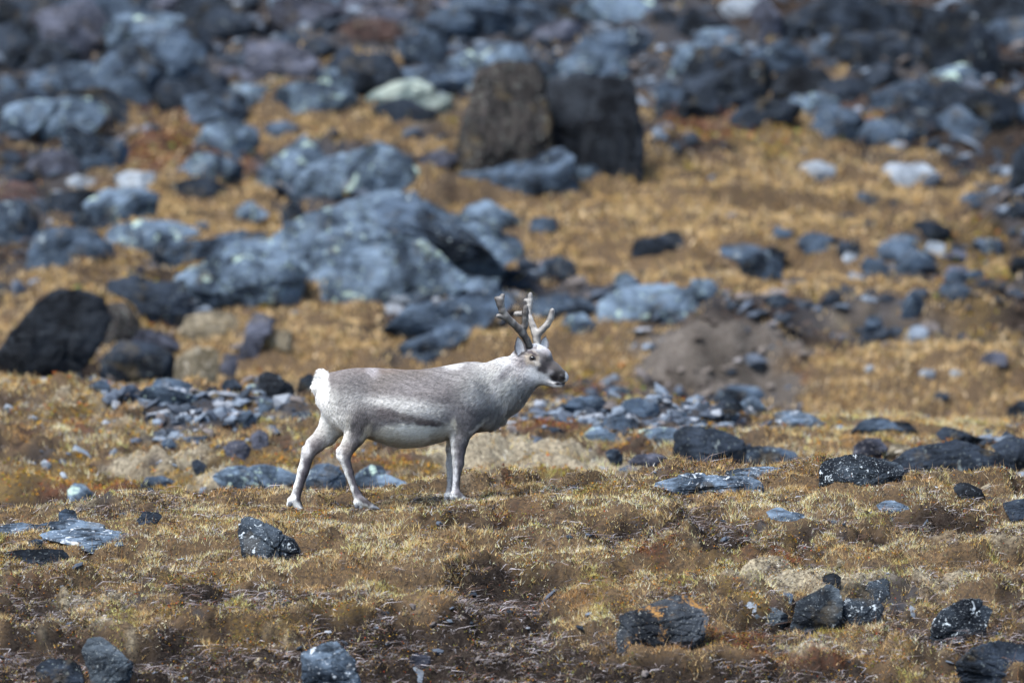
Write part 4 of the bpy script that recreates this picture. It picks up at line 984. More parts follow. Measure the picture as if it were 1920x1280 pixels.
for i_ in range(110):
    u = fr.uniform()
    if u < .66: cx_, cy_ = fr.uniform(0, 1920), 250 * fr.uniform() ** 1.15; top_ = True
    elif u < .86: cx_, cy_ = fr.uniform(0, 620), fr.uniform(230, 560); top_ = False
    else: cx_, cy_ = fr.uniform(1430, 1900), fr.uniform(430, 560); top_ = False
    rx_ = fr.uniform(22, 75) if top_ else fr.uniform(10, 34)
    ry_ = rx_ * fr.uniform(.42, .8)
    an = np.sort(fr.uniform(0, 6.28, 9) * .25 + np.arange(9) * .698)
    pl = ' '.join(f"{cx_ + rx_ * math.cos(t) * fr.uniform(.8, 1.1):.0f},{cy_ + ry_ * math.sin(t) * fr.uniform(.75, 1.15):.0f}" for t in an)
    mt = str(fr.choice(['blue', 'light', 'dark', 'purple', 'pale'], p=[.36, .12, .45, .07, .0]))
    size_ = 'small' if rx_ < 26 else ('middling' if rx_ < 44 else 'broad')
    lab = None
    for ax_, ay_, sh in sorted(ANCH, key=lambda t: math.hypot((t[0] - cx_) * .7, t[1] - cy_))[:6]:
        dx_, dy_ = cx_ - ax_, cy_ - ay_
        rel = ('just right of' if dx_ > 0 else 'just left of') if abs(dx_) > 1.3 * abs(dy_) else ('just below' if dy_ > 0 else 'just above')
        lab = f"{size_} {TONE[mt]} boulder {rel} the {sh}"
        if lab not in used_ and len(lab.split()) <= 16: break
    used_.add(lab)
    ob = rock('b', 'w', 'boulder', mt, lab, pl, 500 + i_)
    ob["group"] = "boulders filling the gaps of the far slope"
# ------------------------------------------------------------------ reindeer
def cu(u, v, y=0.0):
    """outline note coordinates of the animal -> world point at depth y"""
    a, b = P(500 + u * 0.375, 520 + v * 0.375, y)
    return np.array([a, y, b])
CUM = 0.375 / 290.2            # metres per note unit

class Field:
    def __init__(s, lo, hi, res):
        s.lo = np.array(lo, dtype=np.float32); s.res = res
        s.n = np.ceil((np.array(hi) - s.lo) / res).astype(int) + 1
        s.v = np.full(tuple(s.n), 0.5, dtype=np.float32)
        s.ax = [s.lo[i] + np.arange(s.n[i], dtype=np.float32) * res for i in range(3)]
    def box(s, lo, hi):
        a = np.maximum(np.floor((np.array(lo) - s.lo) / s.res).astype(int), 0)
        b = np.minimum(np.ceil((np.array(hi) - s.lo) / s.res).astype(int) + 1, s.n)
        sl = tuple(slice(a[i], b[i]) for i in range(3))
        g = np.meshgrid(*[s.ax[i][sl[i]] for i in range(3)], indexing='ij', sparse=True)
        return sl, g
    def smin(s, sl, d, k):
        c = s.v[sl]
        h = np.maximum(k - np.abs(c - d), 0) / k
        s.v[sl] = np.minimum(c, d) - h * h * k * 0.25
    def capsule(s, A, B, ra, rb, k=0.012, sy=1.0):
        m = max(ra, rb) * max(1, sy) + k + 0.05
        sl, (X, Y, Z) = s.box(np.minimum(A, B) - m, np.maximum(A, B) + m)
        a = np.array([A[0], A[1] / sy, A[2]]); b = np.array([B[0], B[1] / sy, B[2]])
        ba = b - a; l2 = float(ba @ ba) + 1e-9
        px, py, pz = X - a[0], Y / sy - a[1], Z - a[2]
        t = np.clip((px * ba[0] + py * ba[1] + pz * ba[2]) / l2, 0, 1)
        d = np.sqrt((px - t * ba[0]) ** 2 + (py - t * ba[1]) ** 2 + (pz - t * ba[2]) ** 2) - (ra + (rb - ra) * t)
        s.smin(sl, d * min(1, sy), k)
    def carve(s, A, B, r, k=0.006):
        m = r + k + 0.02
        sl, (X, Y, Z) = s.box(np.minimum(A, B) - m, np.maximum(A, B) + m)
        ba = B - A; l2 = float(ba @ ba) + 1e-9
        px, py, pz = X - A[0], Y - A[1], Z - A[2]
        t = np.clip((px * ba[0] + py * ba[1] + pz * ba[2]) / l2, 0, 1)
        d = np.sqrt((px - t * ba[0]) ** 2 + (py - t * ba[1]) ** 2 + (pz - t * ba[2]) ** 2) - r
        c = -s.v[sl]
        h = np.maximum(k - np.abs(c - d), 0) / k
        s.v[sl] = -(np.minimum(c, d) - h * h * k * 0.25)
    def surface(s):
        v = s.v; neg = v < 0
        c = [neg[i:neg.shape[0]-1+i, j:neg.shape[1]-1+j, k:neg.shape[2]-1+k] for i in (0,1) for j in (0,1) for k in (0,1)]
        cnt = sum(q.astype(np.int8) for q in c)
        act = np.argwhere((cnt > 0) & (cnt < 8))
        idm = np.full(cnt.shape, -1, dtype=np.int32)
        idm[act[:, 0], act[:, 1], act[:, 2]] = np.arange(len(act))
        off = np.array([(i, j, k) for i in (0,1) for j in (0,1) for k in (0,1)])
        V = np.stack([v[act[:, 0]+o[0], act[:, 1]+o[1], act[:, 2]+o[2]] for o in off], 1)
        acc = np.zeros((len(act), 3)); n = np.zeros(len(act))
        for a in range(8):
            for b in range(a + 1, 8):
                if np.abs(off[a] - off[b]).sum() != 1: continue
                va, vb = V[:, a], V[:, b]
                mk = (va < 0) != (vb < 0)
                t = np.where(mk, va / np.where(mk, va - vb, 1), 0)
                acc += np.where(mk[:, None], off[a] + t[:, None] * (off[b] - off[a]), 0); n += mk
        verts = s.lo + (act + acc / n[:, None]) * s.res
        faces = []
        for d in range(3):
            e = [slice(None)] * 3; f_ = [slice(None)] * 3
            e[d] = slice(0, -1); f_[d] = slice(1, None)
            A, B = neg[tuple(e)], neg[tuple(f_)]
            pts = np.argwhere(A != B)
            o1, o2 = (d + 1) % 3, (d + 2) % 3
            pts = pts[(pts[:, o1] > 0) & (pts[:, o2] > 0) & (pts[:, o1] < idm.shape[o1]) & (pts[:, o2] < idm.shape[o2])]
            fl = A[pts[:, 0], pts[:, 1], pts[:, 2]]
            q = []
            for s1, s2 in ((1, 1), (0, 1), (0, 0), (1, 0)):
                w = pts.copy(); w[:, o1] -= s1; w[:, o2] -= s2
                q.append(idm[w[:, 0], w[:, 1], w[:, 2]])
            q = np.stack(q, 1)
            q[~fl] = q[~fl][:, ::-1]
            faces.append(q)
        f = np.concatenate(faces); f = f[(f >= 0).all(1)]
        return verts, f
    def front_y(s, x, z):
        i, k = int(round((x - s.lo[0]) / s.res)), int(round((z - s.lo[2]) / s.res))
        col = s.v[i, :, k]; j = int(np.argmax(col < 0))
        return float(s.lo[1] + j * s.res)

def relax(v, f, it=2, lam=0.5):
    for _ in range(it):
        acc = np.zeros_like(v); n = np.zeros(len(v))
        for a, b in ((0, 1), (1, 2), (2, 3), (3, 0)):
            np.add.at(acc, f[:, a], v[f[:, b]]); np.add.at(n, f[:, a], 1)
            np.add.at(acc, f[:, b], v[f[:, a]]); np.add.at(n, f[:, b], 1)
        v = v + lam * (acc / np.maximum(n, 1)[:, None] - v)
    return v

SEC = np.array([  # u, top, bottom, half width (m)
 (262,505,600,.028),(280,486,690,.070),(320,472,745,.112),(380,460,775,.142),(450,450,792,.165),(540,450,818,.188),(620,454,846,.208),
 (700,460,856,.215),(780,458,848,.206),(860,446,828,.186),(930,433,806,.170),(1000,420,786,.155),(1060,421,776,.140),(1110,440,758,.118),(1150,462,735,.092),(1190,490,700,.05)])
def build_reindeer():
    lo = cu(60, 1200, 0); hi = cu(1545, 280, 0)
    lo[1], hi[1] = -0.27, 0.27
    F = Field(lo, hi, 0.0065)
    INS = 0.007
    # trunk
    xs = np.array([cu(u, 600)[0] for u in SEC[:, 0]])
    zt = np.array([cu(u, t)[2] for u, t in SEC[:, :2]]) - INS
    zb = np.array([cu(u, b)[2] for u, b in SEC[:, [0, 2]]]) + INS
    sl, (X, Y, Z) = F.box([xs[0] - .1, -.3, zb.min() - .1], [xs[-1] + .1, .3, zt.max() + .1])
    x1 = X[:, 0, 0]
    def ip(a): 
        # smooth interpolation of the sections
        t = np.interp(x1, xs, a)
        k = np.ones(9) / 9
        return np.convolve(np.pad(t, 4, mode='edge'), k, mode='valid')[:, None, None]
    top, bot, hwid = ip(zt), ip(zb), ip(SEC[:, 3] - INS)
    zc, hz = (top + bot) / 2, (top - bot) / 2
    # pear shaped: wider below the middle on the belly
    rel = (Z - zc) / hz
    wz = hwid * (1 - 0.10 * rel - 0.10 * np.maximum(rel, 0) ** 2)
    d = (np.sqrt((Y / wz) ** 2 + rel ** 2) - 1) * np.minimum(hwid, hz)
    d = np.maximum(d, np.maximum(xs[0] - X, X - xs[-1]) )
    F.v[sl] = np.minimum(F.v[sl], d.astype(np.float32))
    def cap(u1, v1, r1, u2, v2, r2, y1=0.0, y2=None, k=0.02, sy=1.0, ins=INS):
        y2 = y1 if y2 is None else y2
        F.capsule(cu(u1, v1, y1), cu(u2, v2, y2), max(r1 * CUM - ins, .004), max(r2 * CUM - ins, .004), k, sy)
    # withers / shoulder blades, rump muscles
    for s in (-1, 1):
        cap(1000, 560, 95, 985, 690, 75, .085 * s, .10 * s, k=.05, sy=.55)
        cap(420, 560, 95, 450, 680, 95, .085 * s, .10 * s, k=.05, sy=.6)
    # neck
    cap(1075, 585, 138, 1190, 518, 112, k=.03, sy=.62)
    cap(1190, 518, 112, 1278, 462, 90, k=.03, sy=.62)
    cap(1100, 665, 78, 1205, 600, 56, k=.05, sy=.6)
    cap(1205, 600, 56, 1305, 520, 46, k=.05, sy=.6)
    # head
    h = dict(ins=.003)
    cap(1300, 408, 70, 1360, 408, 66, k=.03, sy=.80, **h)
    cap(1345, 375, 46, 1385, 392, 40, k=.02, sy=1.1, **h)
    cap(1365, 428, 62, 1430, 466, 44, k=.02, sy=.80, **h)
    cap(1430, 466, 44, 1472, 492, 34, k=.015, sy=.92, **h)
    cap(1478, 496, 33, 1484, 500, 29, k=.01, sy=1.1, **h)
    cap(1300, 475, 62, 1355, 488, 46, k=.03, sy=.78, **h)
    cap(1355, 490, 42, 1440, 530, 24, k=.015, sy=.75, **h)
    cap(1440, 531, 22, 1474, 534, 19, k=.008, sy=1.0, **h)
    for s in (-1, 1):     # brow ridge
        cap(1322, 382, 20, 1352, 392, 16, .042 * s, .045 * s, k=.015, **h)
    # tail
    cap(285, 492, 26, 262, 545, 24, k=.02, sy=.9)
    cap(262, 545, 24, 268, 600, 14, k=.02, sy=.8)
    # near hind leg
    y = -.105
    cap(430, 610, 115, 480, 705, 82, -.07, -.085, k=.04, sy=.50)
    cap(480, 705, 80, 442, 790, 55, -.10, y, k=.02, sy=.62)
    cap(442, 790, 54, 395, 868, 40, y, k=.012, sy=.66)
    cap(395, 868, 39, 388, 900, 34, y, k=.01, sy=.72)
    cap(368, 865, 24, 364, 892, 22, y, k=.012, sy=.8)
    cap(388, 900, 34, 412, 975, 26, y, k=.01, sy=.8)
    cap(412, 975, 26, 440, 1055, 23, y, k=.01, sy=.85)
    cap(440, 1055, 24, 462, 1105, 29, y, k=.01, sy=.9)
    for s in (-.016, .016):
        cap(468, 1112, 27, 528, 1143, 15, y + s, y + s * 1.3, k=.008, sy=.9, ins=.003)
        cap(456, 1122, 22, 470, 1146, 14, y + s, y + s, k=.01, ins=.003)
    # far hind leg
    y = .10
    cap(370, 620, 100, 345, 715, 74, .07, .085, k=.04, sy=.5)
    cap(345, 715, 74, 300, 785, 58, .09, y, k=.02, sy=.62)
    cap(300, 785, 57, 240, 838, 46, y, k=.012, sy=.66)
    cap(240, 838, 46, 208, 880, 37, y, k=.012, sy=.7)
    cap(194, 858, 22, 192, 888, 22, y, k=.012, sy=.8)
    cap(206, 890, 36, 184, 965, 33, y, k=.01, sy=.8)
    cap(184, 965, 33, 160, 1045, 28, y, k=.01, sy=.85)
    cap(160, 1045, 28, 142, 1105, 30, y, k=.01, sy=.9)
    for s in (-.016, .016):
        cap(140, 1110, 28, 168, 1160, 20, y + s, y + s * 1.2, k=.008, sy=.9, ins=.003)
        cap(122, 1112, 18, 108, 1132, 10, y + s, y + s, k=.01, ins=.003)
    # near front leg
    y = -.085
    cap(985, 640, 110, 982, 735, 66, -.07, -.09, k=.035, sy=.45)
    cap(982, 735, 62, 966, 805, 48, -.09, y, k=.015, sy=.62)
    cap(966, 805, 48, 959, 870, 37, y, k=.012, sy=.72)
    cap(959, 870, 37, 958, 930, 33, y, k=.01, sy=.82)
    cap(958, 930, 33, 953, 965, 26, y, k=.01, sy=.85)
    cap(953, 965, 25, 946, 1050, 22, y, k=.01, sy=.9)
    cap(946, 1050, 22, 946, 1082, 29, y, k=.01, sy=.9)
    for s in (-.016, .016):
        cap(950, 1084, 28, 985, 1104, 14, y + s, y + s * 1.3, k=.008, sy=.9, ins=.003)
        cap(935, 1088, 20, 930, 1106, 13, y + s, y + s, k=.01, ins=.003)
    # far front leg
    y = .085
    cap(975, 650, 100, 955, 745, 60, .07, .09, k=.035, sy=.45)
    cap(955, 745, 58, 930, 860, 34, .09, y, k=.015, sy=.66)
    cap(930, 860, 34, 921, 930, 29, y, k=.01, sy=.8)
    cap(921, 930, 28, 917, 1050, 19, y, k=.01, sy=.9)
    cap(917, 1050, 20, 915, 1080, 25, y, k=.01, sy=.9)
    for s in (-.015, .015):
        cap(915, 1084, 24, 945, 1100, 13, y + s, y + s * 1.3, k=.008, sy=.9, ins=.003)
        cap(905, 1090, 18, 899, 1108, 11, y + s, y + s, k=.01, ins=.003)
    # mouth line
    for s in (-1, 1):
        F.carve(cu(1428, 520, s * .036), cu(1500, 528, s * .012), .0045)
    F.carve(cu(1500, 528, -.012), cu(1500, 528, .012), .0045)
    v, f = F.surface()
    v = relax(v, f, 2, .45)
    return F, v, f

def ell(u, v, cu_, cv_, ru, rv, rot=0.0, soft=0.45):
    r = math.radians(rot); c, s = math.cos(r), math.sin(r)
    a, b = u - cu_, v - cv_
    d = np.sqrt(((a * c + b * s) / ru) ** 2 + ((-a * s + b * c) / rv) ** 2)
    return 1 - smooth(1 - soft, 1 + soft, d)

COAT = [  # u, v, ru, rv, tilt, colour, softness
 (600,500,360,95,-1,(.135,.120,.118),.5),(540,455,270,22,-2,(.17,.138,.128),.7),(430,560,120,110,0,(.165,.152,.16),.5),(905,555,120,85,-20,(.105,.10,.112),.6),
 (1000,480,150,60,0,(.19,.18,.19),.5),(760,560,160,60,0,(.19,.175,.185),.6),
 (700,640,240,42,7,(.52,.51,.52),.7),(1090,570,110,130,10,(.32,.315,.325),.7),(1190,500,110,120,-30,(.38,.38,.39),.7),(1060,600,50,70,0,(.50,.50,.53),.8),
 (945,440,46,16,-4,(.46,.45,.46),.7),(540,470,30,26,0,(.30,.28,.30),.8),
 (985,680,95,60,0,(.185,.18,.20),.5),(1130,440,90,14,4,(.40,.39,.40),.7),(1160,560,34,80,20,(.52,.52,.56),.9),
 (1245,560,80,105,15,(.74,.74,.75),.8),(1230,420,50,50,0,(.42,.42,.45),.7),(1200,470,60,20,-40,(.20,.195,.22),.8),
 (730,792,225,68,0,(.95,.94,.92),.30),(600,780,80,40,0,(.78,.76,.74),.4),(880,770,60,50,-30,(.72,.70,.68),.4),
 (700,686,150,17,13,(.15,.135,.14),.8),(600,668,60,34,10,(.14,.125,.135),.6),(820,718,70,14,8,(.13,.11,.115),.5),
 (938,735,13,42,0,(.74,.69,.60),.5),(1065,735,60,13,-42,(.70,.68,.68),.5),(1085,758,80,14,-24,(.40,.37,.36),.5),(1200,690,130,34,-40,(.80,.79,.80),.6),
 (1270,640,100,36,-45,(.84,.83,.84),.6),(1330,560,80,46,-20,(.66,.65,.67),.7),
 (292,570,34,108,3,(.90,.90,.92),.3),(262,545,40,80,0,(.92,.92,.94),.4),(318,690,40,120,12,(.74,.73,.74),.6),
 (390,690,70,120,15,(.42,.41,.42),.8),(480,720,70,90,10,(.15,.14,.15),.6),(390,780,22,90,12,(.70,.67,.64),.6),(500,780,20,60,20,(.60,.56,.50),.6),
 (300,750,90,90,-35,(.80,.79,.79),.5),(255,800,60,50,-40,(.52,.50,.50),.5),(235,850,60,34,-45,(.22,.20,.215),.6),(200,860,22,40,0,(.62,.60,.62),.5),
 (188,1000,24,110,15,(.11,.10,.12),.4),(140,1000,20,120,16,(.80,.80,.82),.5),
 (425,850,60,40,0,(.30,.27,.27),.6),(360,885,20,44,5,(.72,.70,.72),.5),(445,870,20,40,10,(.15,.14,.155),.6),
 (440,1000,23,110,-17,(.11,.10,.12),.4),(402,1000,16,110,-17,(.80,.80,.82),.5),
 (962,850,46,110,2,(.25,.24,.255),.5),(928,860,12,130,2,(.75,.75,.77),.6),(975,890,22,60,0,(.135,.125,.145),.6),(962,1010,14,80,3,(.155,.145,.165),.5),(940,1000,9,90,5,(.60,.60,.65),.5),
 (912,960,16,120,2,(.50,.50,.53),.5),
 (492,1138,80,26,22,(.86,.87,.90),.35),(140,1150,60,46,35,(.86,.87,.90),.35),(120,1110,22,26,0,(.86,.87,.90),.4),(945,1102,70,20,8,(.86,.87,.90),.35),
 (165,1120,12,36,-25,(.10,.09,.11),.5),(500,1112,34,9,28,(.10,.09,.10),.5),(965,1082,14,16,0,(.16,.15,.17),.6),
 # face
 (1320,450,95,90,0,(.52,.50,.53),.5),(1290,400,40,50,0,(.34,.31,.33),.6),(1355,488,66,30,22,(.82,.80,.82),.5),(1362,335,46,22,32,(.80,.79,.82),.5),(1400,372,22,26,0,(.5,.47,.5),.6),
 (1425,430,84,28,41,(.10,.09,.092),.5),(1385,445,30,34,30,(.10,.088,.095),.5),(1470,488,34,28,20,(.04,.037,.038),.4),(1440,497,24,20,30,(.04,.036,.04),.5),
 (1420,520,26,9,22,(.82,.78,.78),.5),(1452,546,34,9,4,(.80,.78,.80),.4),(1470,530,38,4,-4,(.02,.018,.02),.5),(1503,487,11,13,0,(.42,.44,.48),.4),(1500,512,8,14,20,(.7,.7,.72),.5),
 (1326,400,38,36,0,(.46,.39,.33),.3),(1350,422,26,10,35,(.66,.60,.56),.5),(1330,376,34,8,18,(.12,.10,.11),.5),(1330,400,19,15,0,(.045,.038,.042),.3),(1275,360,26,30,0,(.10,.088,.09),.5),(1300,330,30,20,0,(.07,.055,.05),.5),
 (1345,348,8,14,40,(.3,.27,.28),.5),
]
def coat(u, v, wob):
    u = u + 9 * wob[0]; v = v + 9 * wob[1]
    c = np.empty((len(u), 3), dtype=np.float32); c[:] = (.24, .23, .25)
    for (a, b, ru, rv, rot, col, soft) in COAT:
        m = ell(u, v, a, b, ru, rv, rot, soft)[:, None]
        c = c * (1 - m) + np.array(col, dtype=np.float32) * m
    return c

def mat_fur(name, rough=0.75):
    s = NT(name)
    c = s.n("ShaderNodeAttribute", attribute_name="Col").outputs["Color"]
    s.l(c, s.b.inputs["Base Color"]); s.b.inputs["Roughness"].default_value = rough
    s.b.inputs["Specular IOR Level"].default_value = 0.10
    s.b.inputs["Sheen Weight"].default_value = 0.06
    s.b.inputs["Sheen Roughness"].default_value = 0.5
    return s.m
M_FUR = mat_fur("coat")
def mat_plain(name, col, rough, spec=0.5):
    s = NT(name); s.b.inputs["Base Color"].default_value = (*col, 1); s.b.inputs["Roughness"].default_value = rough
    s.b.inputs["Specular IOR Level"].default_value = spec
    n = s.noise(s.n("ShaderNodeTexCoord").outputs["Object"], 90, 3)
    s.l(s.mix(s.ramp(n, .3, .8), col, tuple(min(1, q * 1.6 + .004) for q in col)), s.b.inputs["Base Color"])
    return s.m
M_EYE = mat_plain("eye", (.006, .005, .006), .06, .8)
M_HOOF = mat_plain("hoof_horn", (.10, .11, .125), .5)
M_NOSTRIL = mat_plain("nostril", (.008, .007, .008), .6)

def tri_of(f):
    return np.concatenate([f[:, [0, 1, 2]], f[:, [0, 2, 3]]])

def fur(name, obj, v, f, col, n, length, flow, lift, width, parent, var=.42, mat=None):
    """short hairs: bent two-triangle strips that take the normal of the skin"""
    tr = tri_of(f)
    A, B, C_ = v[tr[:, 0]], v[tr[:, 1]], v[tr[:, 2]]
    cr = np.cross(B - A, C_ - A); ar = np.linalg.norm(cr, axis=1) / 2
    k = rng.choice(len(tr), n, p=ar / ar.sum())
    r1, r2 = np.sqrt(rng.uniform(0, 1, n)), rng.uniform(0, 1, n)
    w0, w1, w2 = (1 - r1)[:, None], (r1 * (1 - r2))[:, None], (r1 * r2)[:, None]
    p = A[k] * w0 + B[k] * w1 + C_[k] * w2
    me = obj.data; nv = np.empty(len(me.vertices) * 3, dtype=np.float32)
    me.vertices.foreach_get("normal", nv); nv = nv.reshape(-1, 3)
    N = nv[tr[k, 0]] * w0 + nv[tr[k, 1]] * w1 + nv[tr[k, 2]] * w2
    N /= np.linalg.norm(N, axis=1)[:, None] + 1e-9
    c = col[tr[k, 0]] * w0 + col[tr[k, 1]] * w1 + col[tr[k, 2]] * w2
    L, FL, LI = length(p, N), flow(p, N), lift(p, N)
    FL = FL + rng.normal(0, .22, FL.shape)
    T = FL - (FL * N).sum(1)[:, None] * N; T /= np.linalg.norm(T, axis=1)[:, None] + 1e-9
    d1 = T + N * LI[:, None]; d1 /= np.linalg.norm(d1, axis=1)[:, None]
    d2 = T + N * (LI * .35)[:, None]; d2 /= np.linalg.norm(d2, axis=1)[:, None]
    S = np.cross(T, N); wd = (width * rng.uniform(.7, 1.3, n))[:, None]
    L = (L * rng.uniform(.6, 1.25, n))[:, None]
    m_ = p + d1 * L * .5; tip = m_ + d2 * L * .5
    vv = np.empty((n, 4, 3), dtype=np.float32)
    vv[:, 0] = p + S * wd / 2 - N * .001; vv[:, 1] = p - S * wd / 2 - N * .001
    vv[:, 2] = m_ + S * wd * .35; vv[:, 3] = tip
    ff = np.array([[0, 1, 2], [2, 1, 3]])[None] + (np.arange(n) * 4)[:, None, None]
    ff = ff.reshape(-1, 3)
    # face winding to agree with the skin normal
    fv = vv.reshape(-1, 3)
    g = np.cross(fv[ff[:, 1]] - fv[ff[:, 0]], fv[ff[:, 2]] - fv[ff[:, 0]])
    bad = (g * np.repeat(N, 2, 0)).sum(1) < 0
    ff[bad] = ff[bad][:, ::-1]
    jit = (1 + rng.uniform(-var, var, (n, 1)))
    jit = jit * (1 + .42 * fbm2(p[:, 0] * .45 + p[:, 1], p[:, 2] + p[:, 0] * .15, 62, 3, 351))[:, None]
    cc = np.repeat(c * jit, 4, 0).reshape(n, 4, 3)
    cc[:, 3] *= 1.25; cc[:, 0] *= .8; cc[:, 1] *= .8
    cc = np.clip(cc, .003, .93).reshape(-1, 3)
    nn = np.repeat(N + rng.normal(0, .22, N.shape), 4, 0); nn /= np.linalg.norm(nn, axis=1)[:, None]
    return make_mesh(name, fv, ff, mat or M_FUR, cc, parent=parent, loc=tuple(parent.location), normals=nn)

def ROOT():
    r = bpy.data.objects.new("reindeer", None); scene.collection.objects.link(r)
    r.location = (float(cu(650, 0)[0]), 0.0, float(H([cu(650, 0)[0]], [0.0])[0]))
    tag(r, "grey and white reindeer with short velvet antlers standing in profile on the grassy mound", "reindeer")
    return r
root = ROOT()
F_, bv, bf = build_reindeer()
def uv_of(p):
    pxx = 960 + p[:, 0] / ((0 - CY)) / KPX
    b = ((p[:, 2] - CZ) / (0 - CY))
    ang = np.tan(np.arctan(b) + PITCH)
    pyy = 640 - ang / KPX
    pxx = 960 + p[:, 0] * (1 / 73.66) / KPX
    return (pxx - 500) / .375, (pyy - 520) / .375
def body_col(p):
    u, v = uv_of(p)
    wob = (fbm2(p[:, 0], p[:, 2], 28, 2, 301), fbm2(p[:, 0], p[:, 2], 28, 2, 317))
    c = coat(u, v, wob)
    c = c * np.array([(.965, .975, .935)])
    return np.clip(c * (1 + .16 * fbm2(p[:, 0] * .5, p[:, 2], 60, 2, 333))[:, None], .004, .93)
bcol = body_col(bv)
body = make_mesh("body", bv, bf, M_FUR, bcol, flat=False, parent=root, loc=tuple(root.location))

def wsm(u, v, a, b, ru, rv, rot=0): return ell(u, v, a, b, ru, rv, rot, .5)
def f_len(p, N):
    u, v = uv_of(p)
    L = np.full(len(u), .020)
    def to(val, m): 
        nonlocal L
        L = L * (1 - m) + val * m
    to(.034, wsm(u, v, 1170, 560, 140, 150)); to(.045, wsm(u, v, 1230, 665, 130, 34, -42)); to(.034, wsm(u, v, 1320, 560, 60, 50))
    to(.010, smooth(800, 900, v) * (smooth(1000, 1030, u) + 1 - smooth(480, 520, u) + smooth(880, 900, u) * (1 - smooth(1010, 1030, u))).clip(0, 1))
    to(.010, smooth(1270, 1310, u) * (1 - smooth(500, 560, v))); to(.005, smooth(1390, 1440, u))
    to(.0012, ell(u, v, 1330, 400, 23, 19, 0, .25)); to(.0015, ell(u, v, 1476, 492, 18, 13, 0, .4))
    to(.042, wsm(u, v, 275, 540, 55, 110)); to(.026, wsm(u, v, 720, 840, 240, 40)); to(.014, smooth(1090, 1110, v) )
    return L
def f_flow(p, N):
    u, v = uv_of(p); n = len(u)
    D = np.tile(np.array([-1.0, 0, -.30]), (n, 1))
    def to(d, m):
        nonlocal D
        D = D * (1 - m[:, None]) + np.array(d)[None] * m[:, None]
    to((-.75, 0, -.7), wsm(u, v, 1170, 560, 150, 170)); to((-.35, 0, -1), wsm(u, v, 1200, 680, 140, 60, -42)); to((-.3, 0, -1), wsm(u, v, 430, 720, 130, 110))
    to((-.15, 0, -1), smooth(780, 850, v) * (1 - wsm(u, v, 720, 790, 220, 90))); to((-.85, 0, .15), smooth(1280, 1320, u) * (1 - smooth(510, 560, v)))
    to((-.25, 0, -1), wsm(u, v, 275, 560, 50, 120)); to((-.2, 0, -1), wsm(u, v, 985, 720, 60, 100))
    to((-.9, 0, .5), wsm(u, v, 268, 495, 30, 30))
    return D
def f_lift(p, N):
    u, v = uv_of(p)
    return .36 + .5 * wsm(u, v, 270, 530, 50, 100) + .35 * wsm(u, v, 1260, 640, 120, 50, -42) - .12 * smooth(1330, 1400, u)
fur("fur", body, bv, bf, bcol, 170000, f_len, f_flow, f_lift, .0026, root)

# long pale hair hanging from the throat and chest
fu, fv = uv_of(bv[bf].mean(1))
sel = (ell(fu, fv, 1230, 655, 125, 38, -42, .3) > .4)
fur("mane", body, bv, bf[sel], np.full((len(bv), 3), .70, dtype=np.float32) * (1 + .0 * bcol), 7000, lambda p, N: np.full(len(p), .055),
    lambda p, N: np.tile(np.array([-.15, 0, -1.0]), (len(p), 1)), lambda p, N: np.full(len(p), .22), .0024, root, var=.3)

# eyes, nostrils, hooves, dewclaws ------------------------------------------------
def ellipsoid(name, c, r, mat, rot=0.0, lv=4, col=None, parent=root, taper=0.0):
    v, f = ico(lv); q = v * np.array(r)
    if taper: q[:, 2] *= 1 - taper * (q[:, 0] / r[0])
    a = math.radians(rot); x = q[:, 0] * math.cos(a) - q[:, 2] * math.sin(a); z = q[:, 0] * math.sin(a) + q[:, 2] * math.cos(a)
    q = np.stack([x, q[:, 1], z], 1) + np.array(c)
    return make_mesh(name, q, f, mat, flat=False, parent=parent, loc=tuple(root.location), cols=None if col is None else np.tile(col, (len(q), 1)))
for s in (-1, 1):
    e = cu(1330, 400)
    ys = F_.front_y(e[0], e[2]); ys = ys if s < 0 else -ys
    ellipsoid("eye", (e[0], ys - s * .006, e[2]), (.0195, .017, .0165), M_EYE)
    nn_ = cu(1476, 492); ys = F_.front_y(nn_[0], nn_[2]); ys = ys if s < 0 else -ys
    ellipsoid("nostril", (nn_[0], ys - s * .002, nn_[2]), (.017, .006, .012), M_NOSTRIL, rot=-30)
HF = [((528, 1150), -.105, 8), ((165, 1170), .10, -10), ((985, 1110), -.085, 6), ((945, 1106), .085, 6)]
for (u, v), y, rot in HF:
    hf = None
    for s in (-.018, .018):
        c = cu(u + 5, v - 2, y + s)
        q = ellipsoid("hoof", c, (.046, .019, .015), M_HOOF, rot=-rot - 8, taper=.35)
for (u, v), y in (((452, 1140), -.105), ((120, 1130), .10), ((931, 1106), -.085), ((899, 1107), .085)):
    for s in (-.028, .02):
        ellipsoid("dewclaw", cu(u, v, y + s), (.017, .013, .022), M_HOOF, rot=-20)

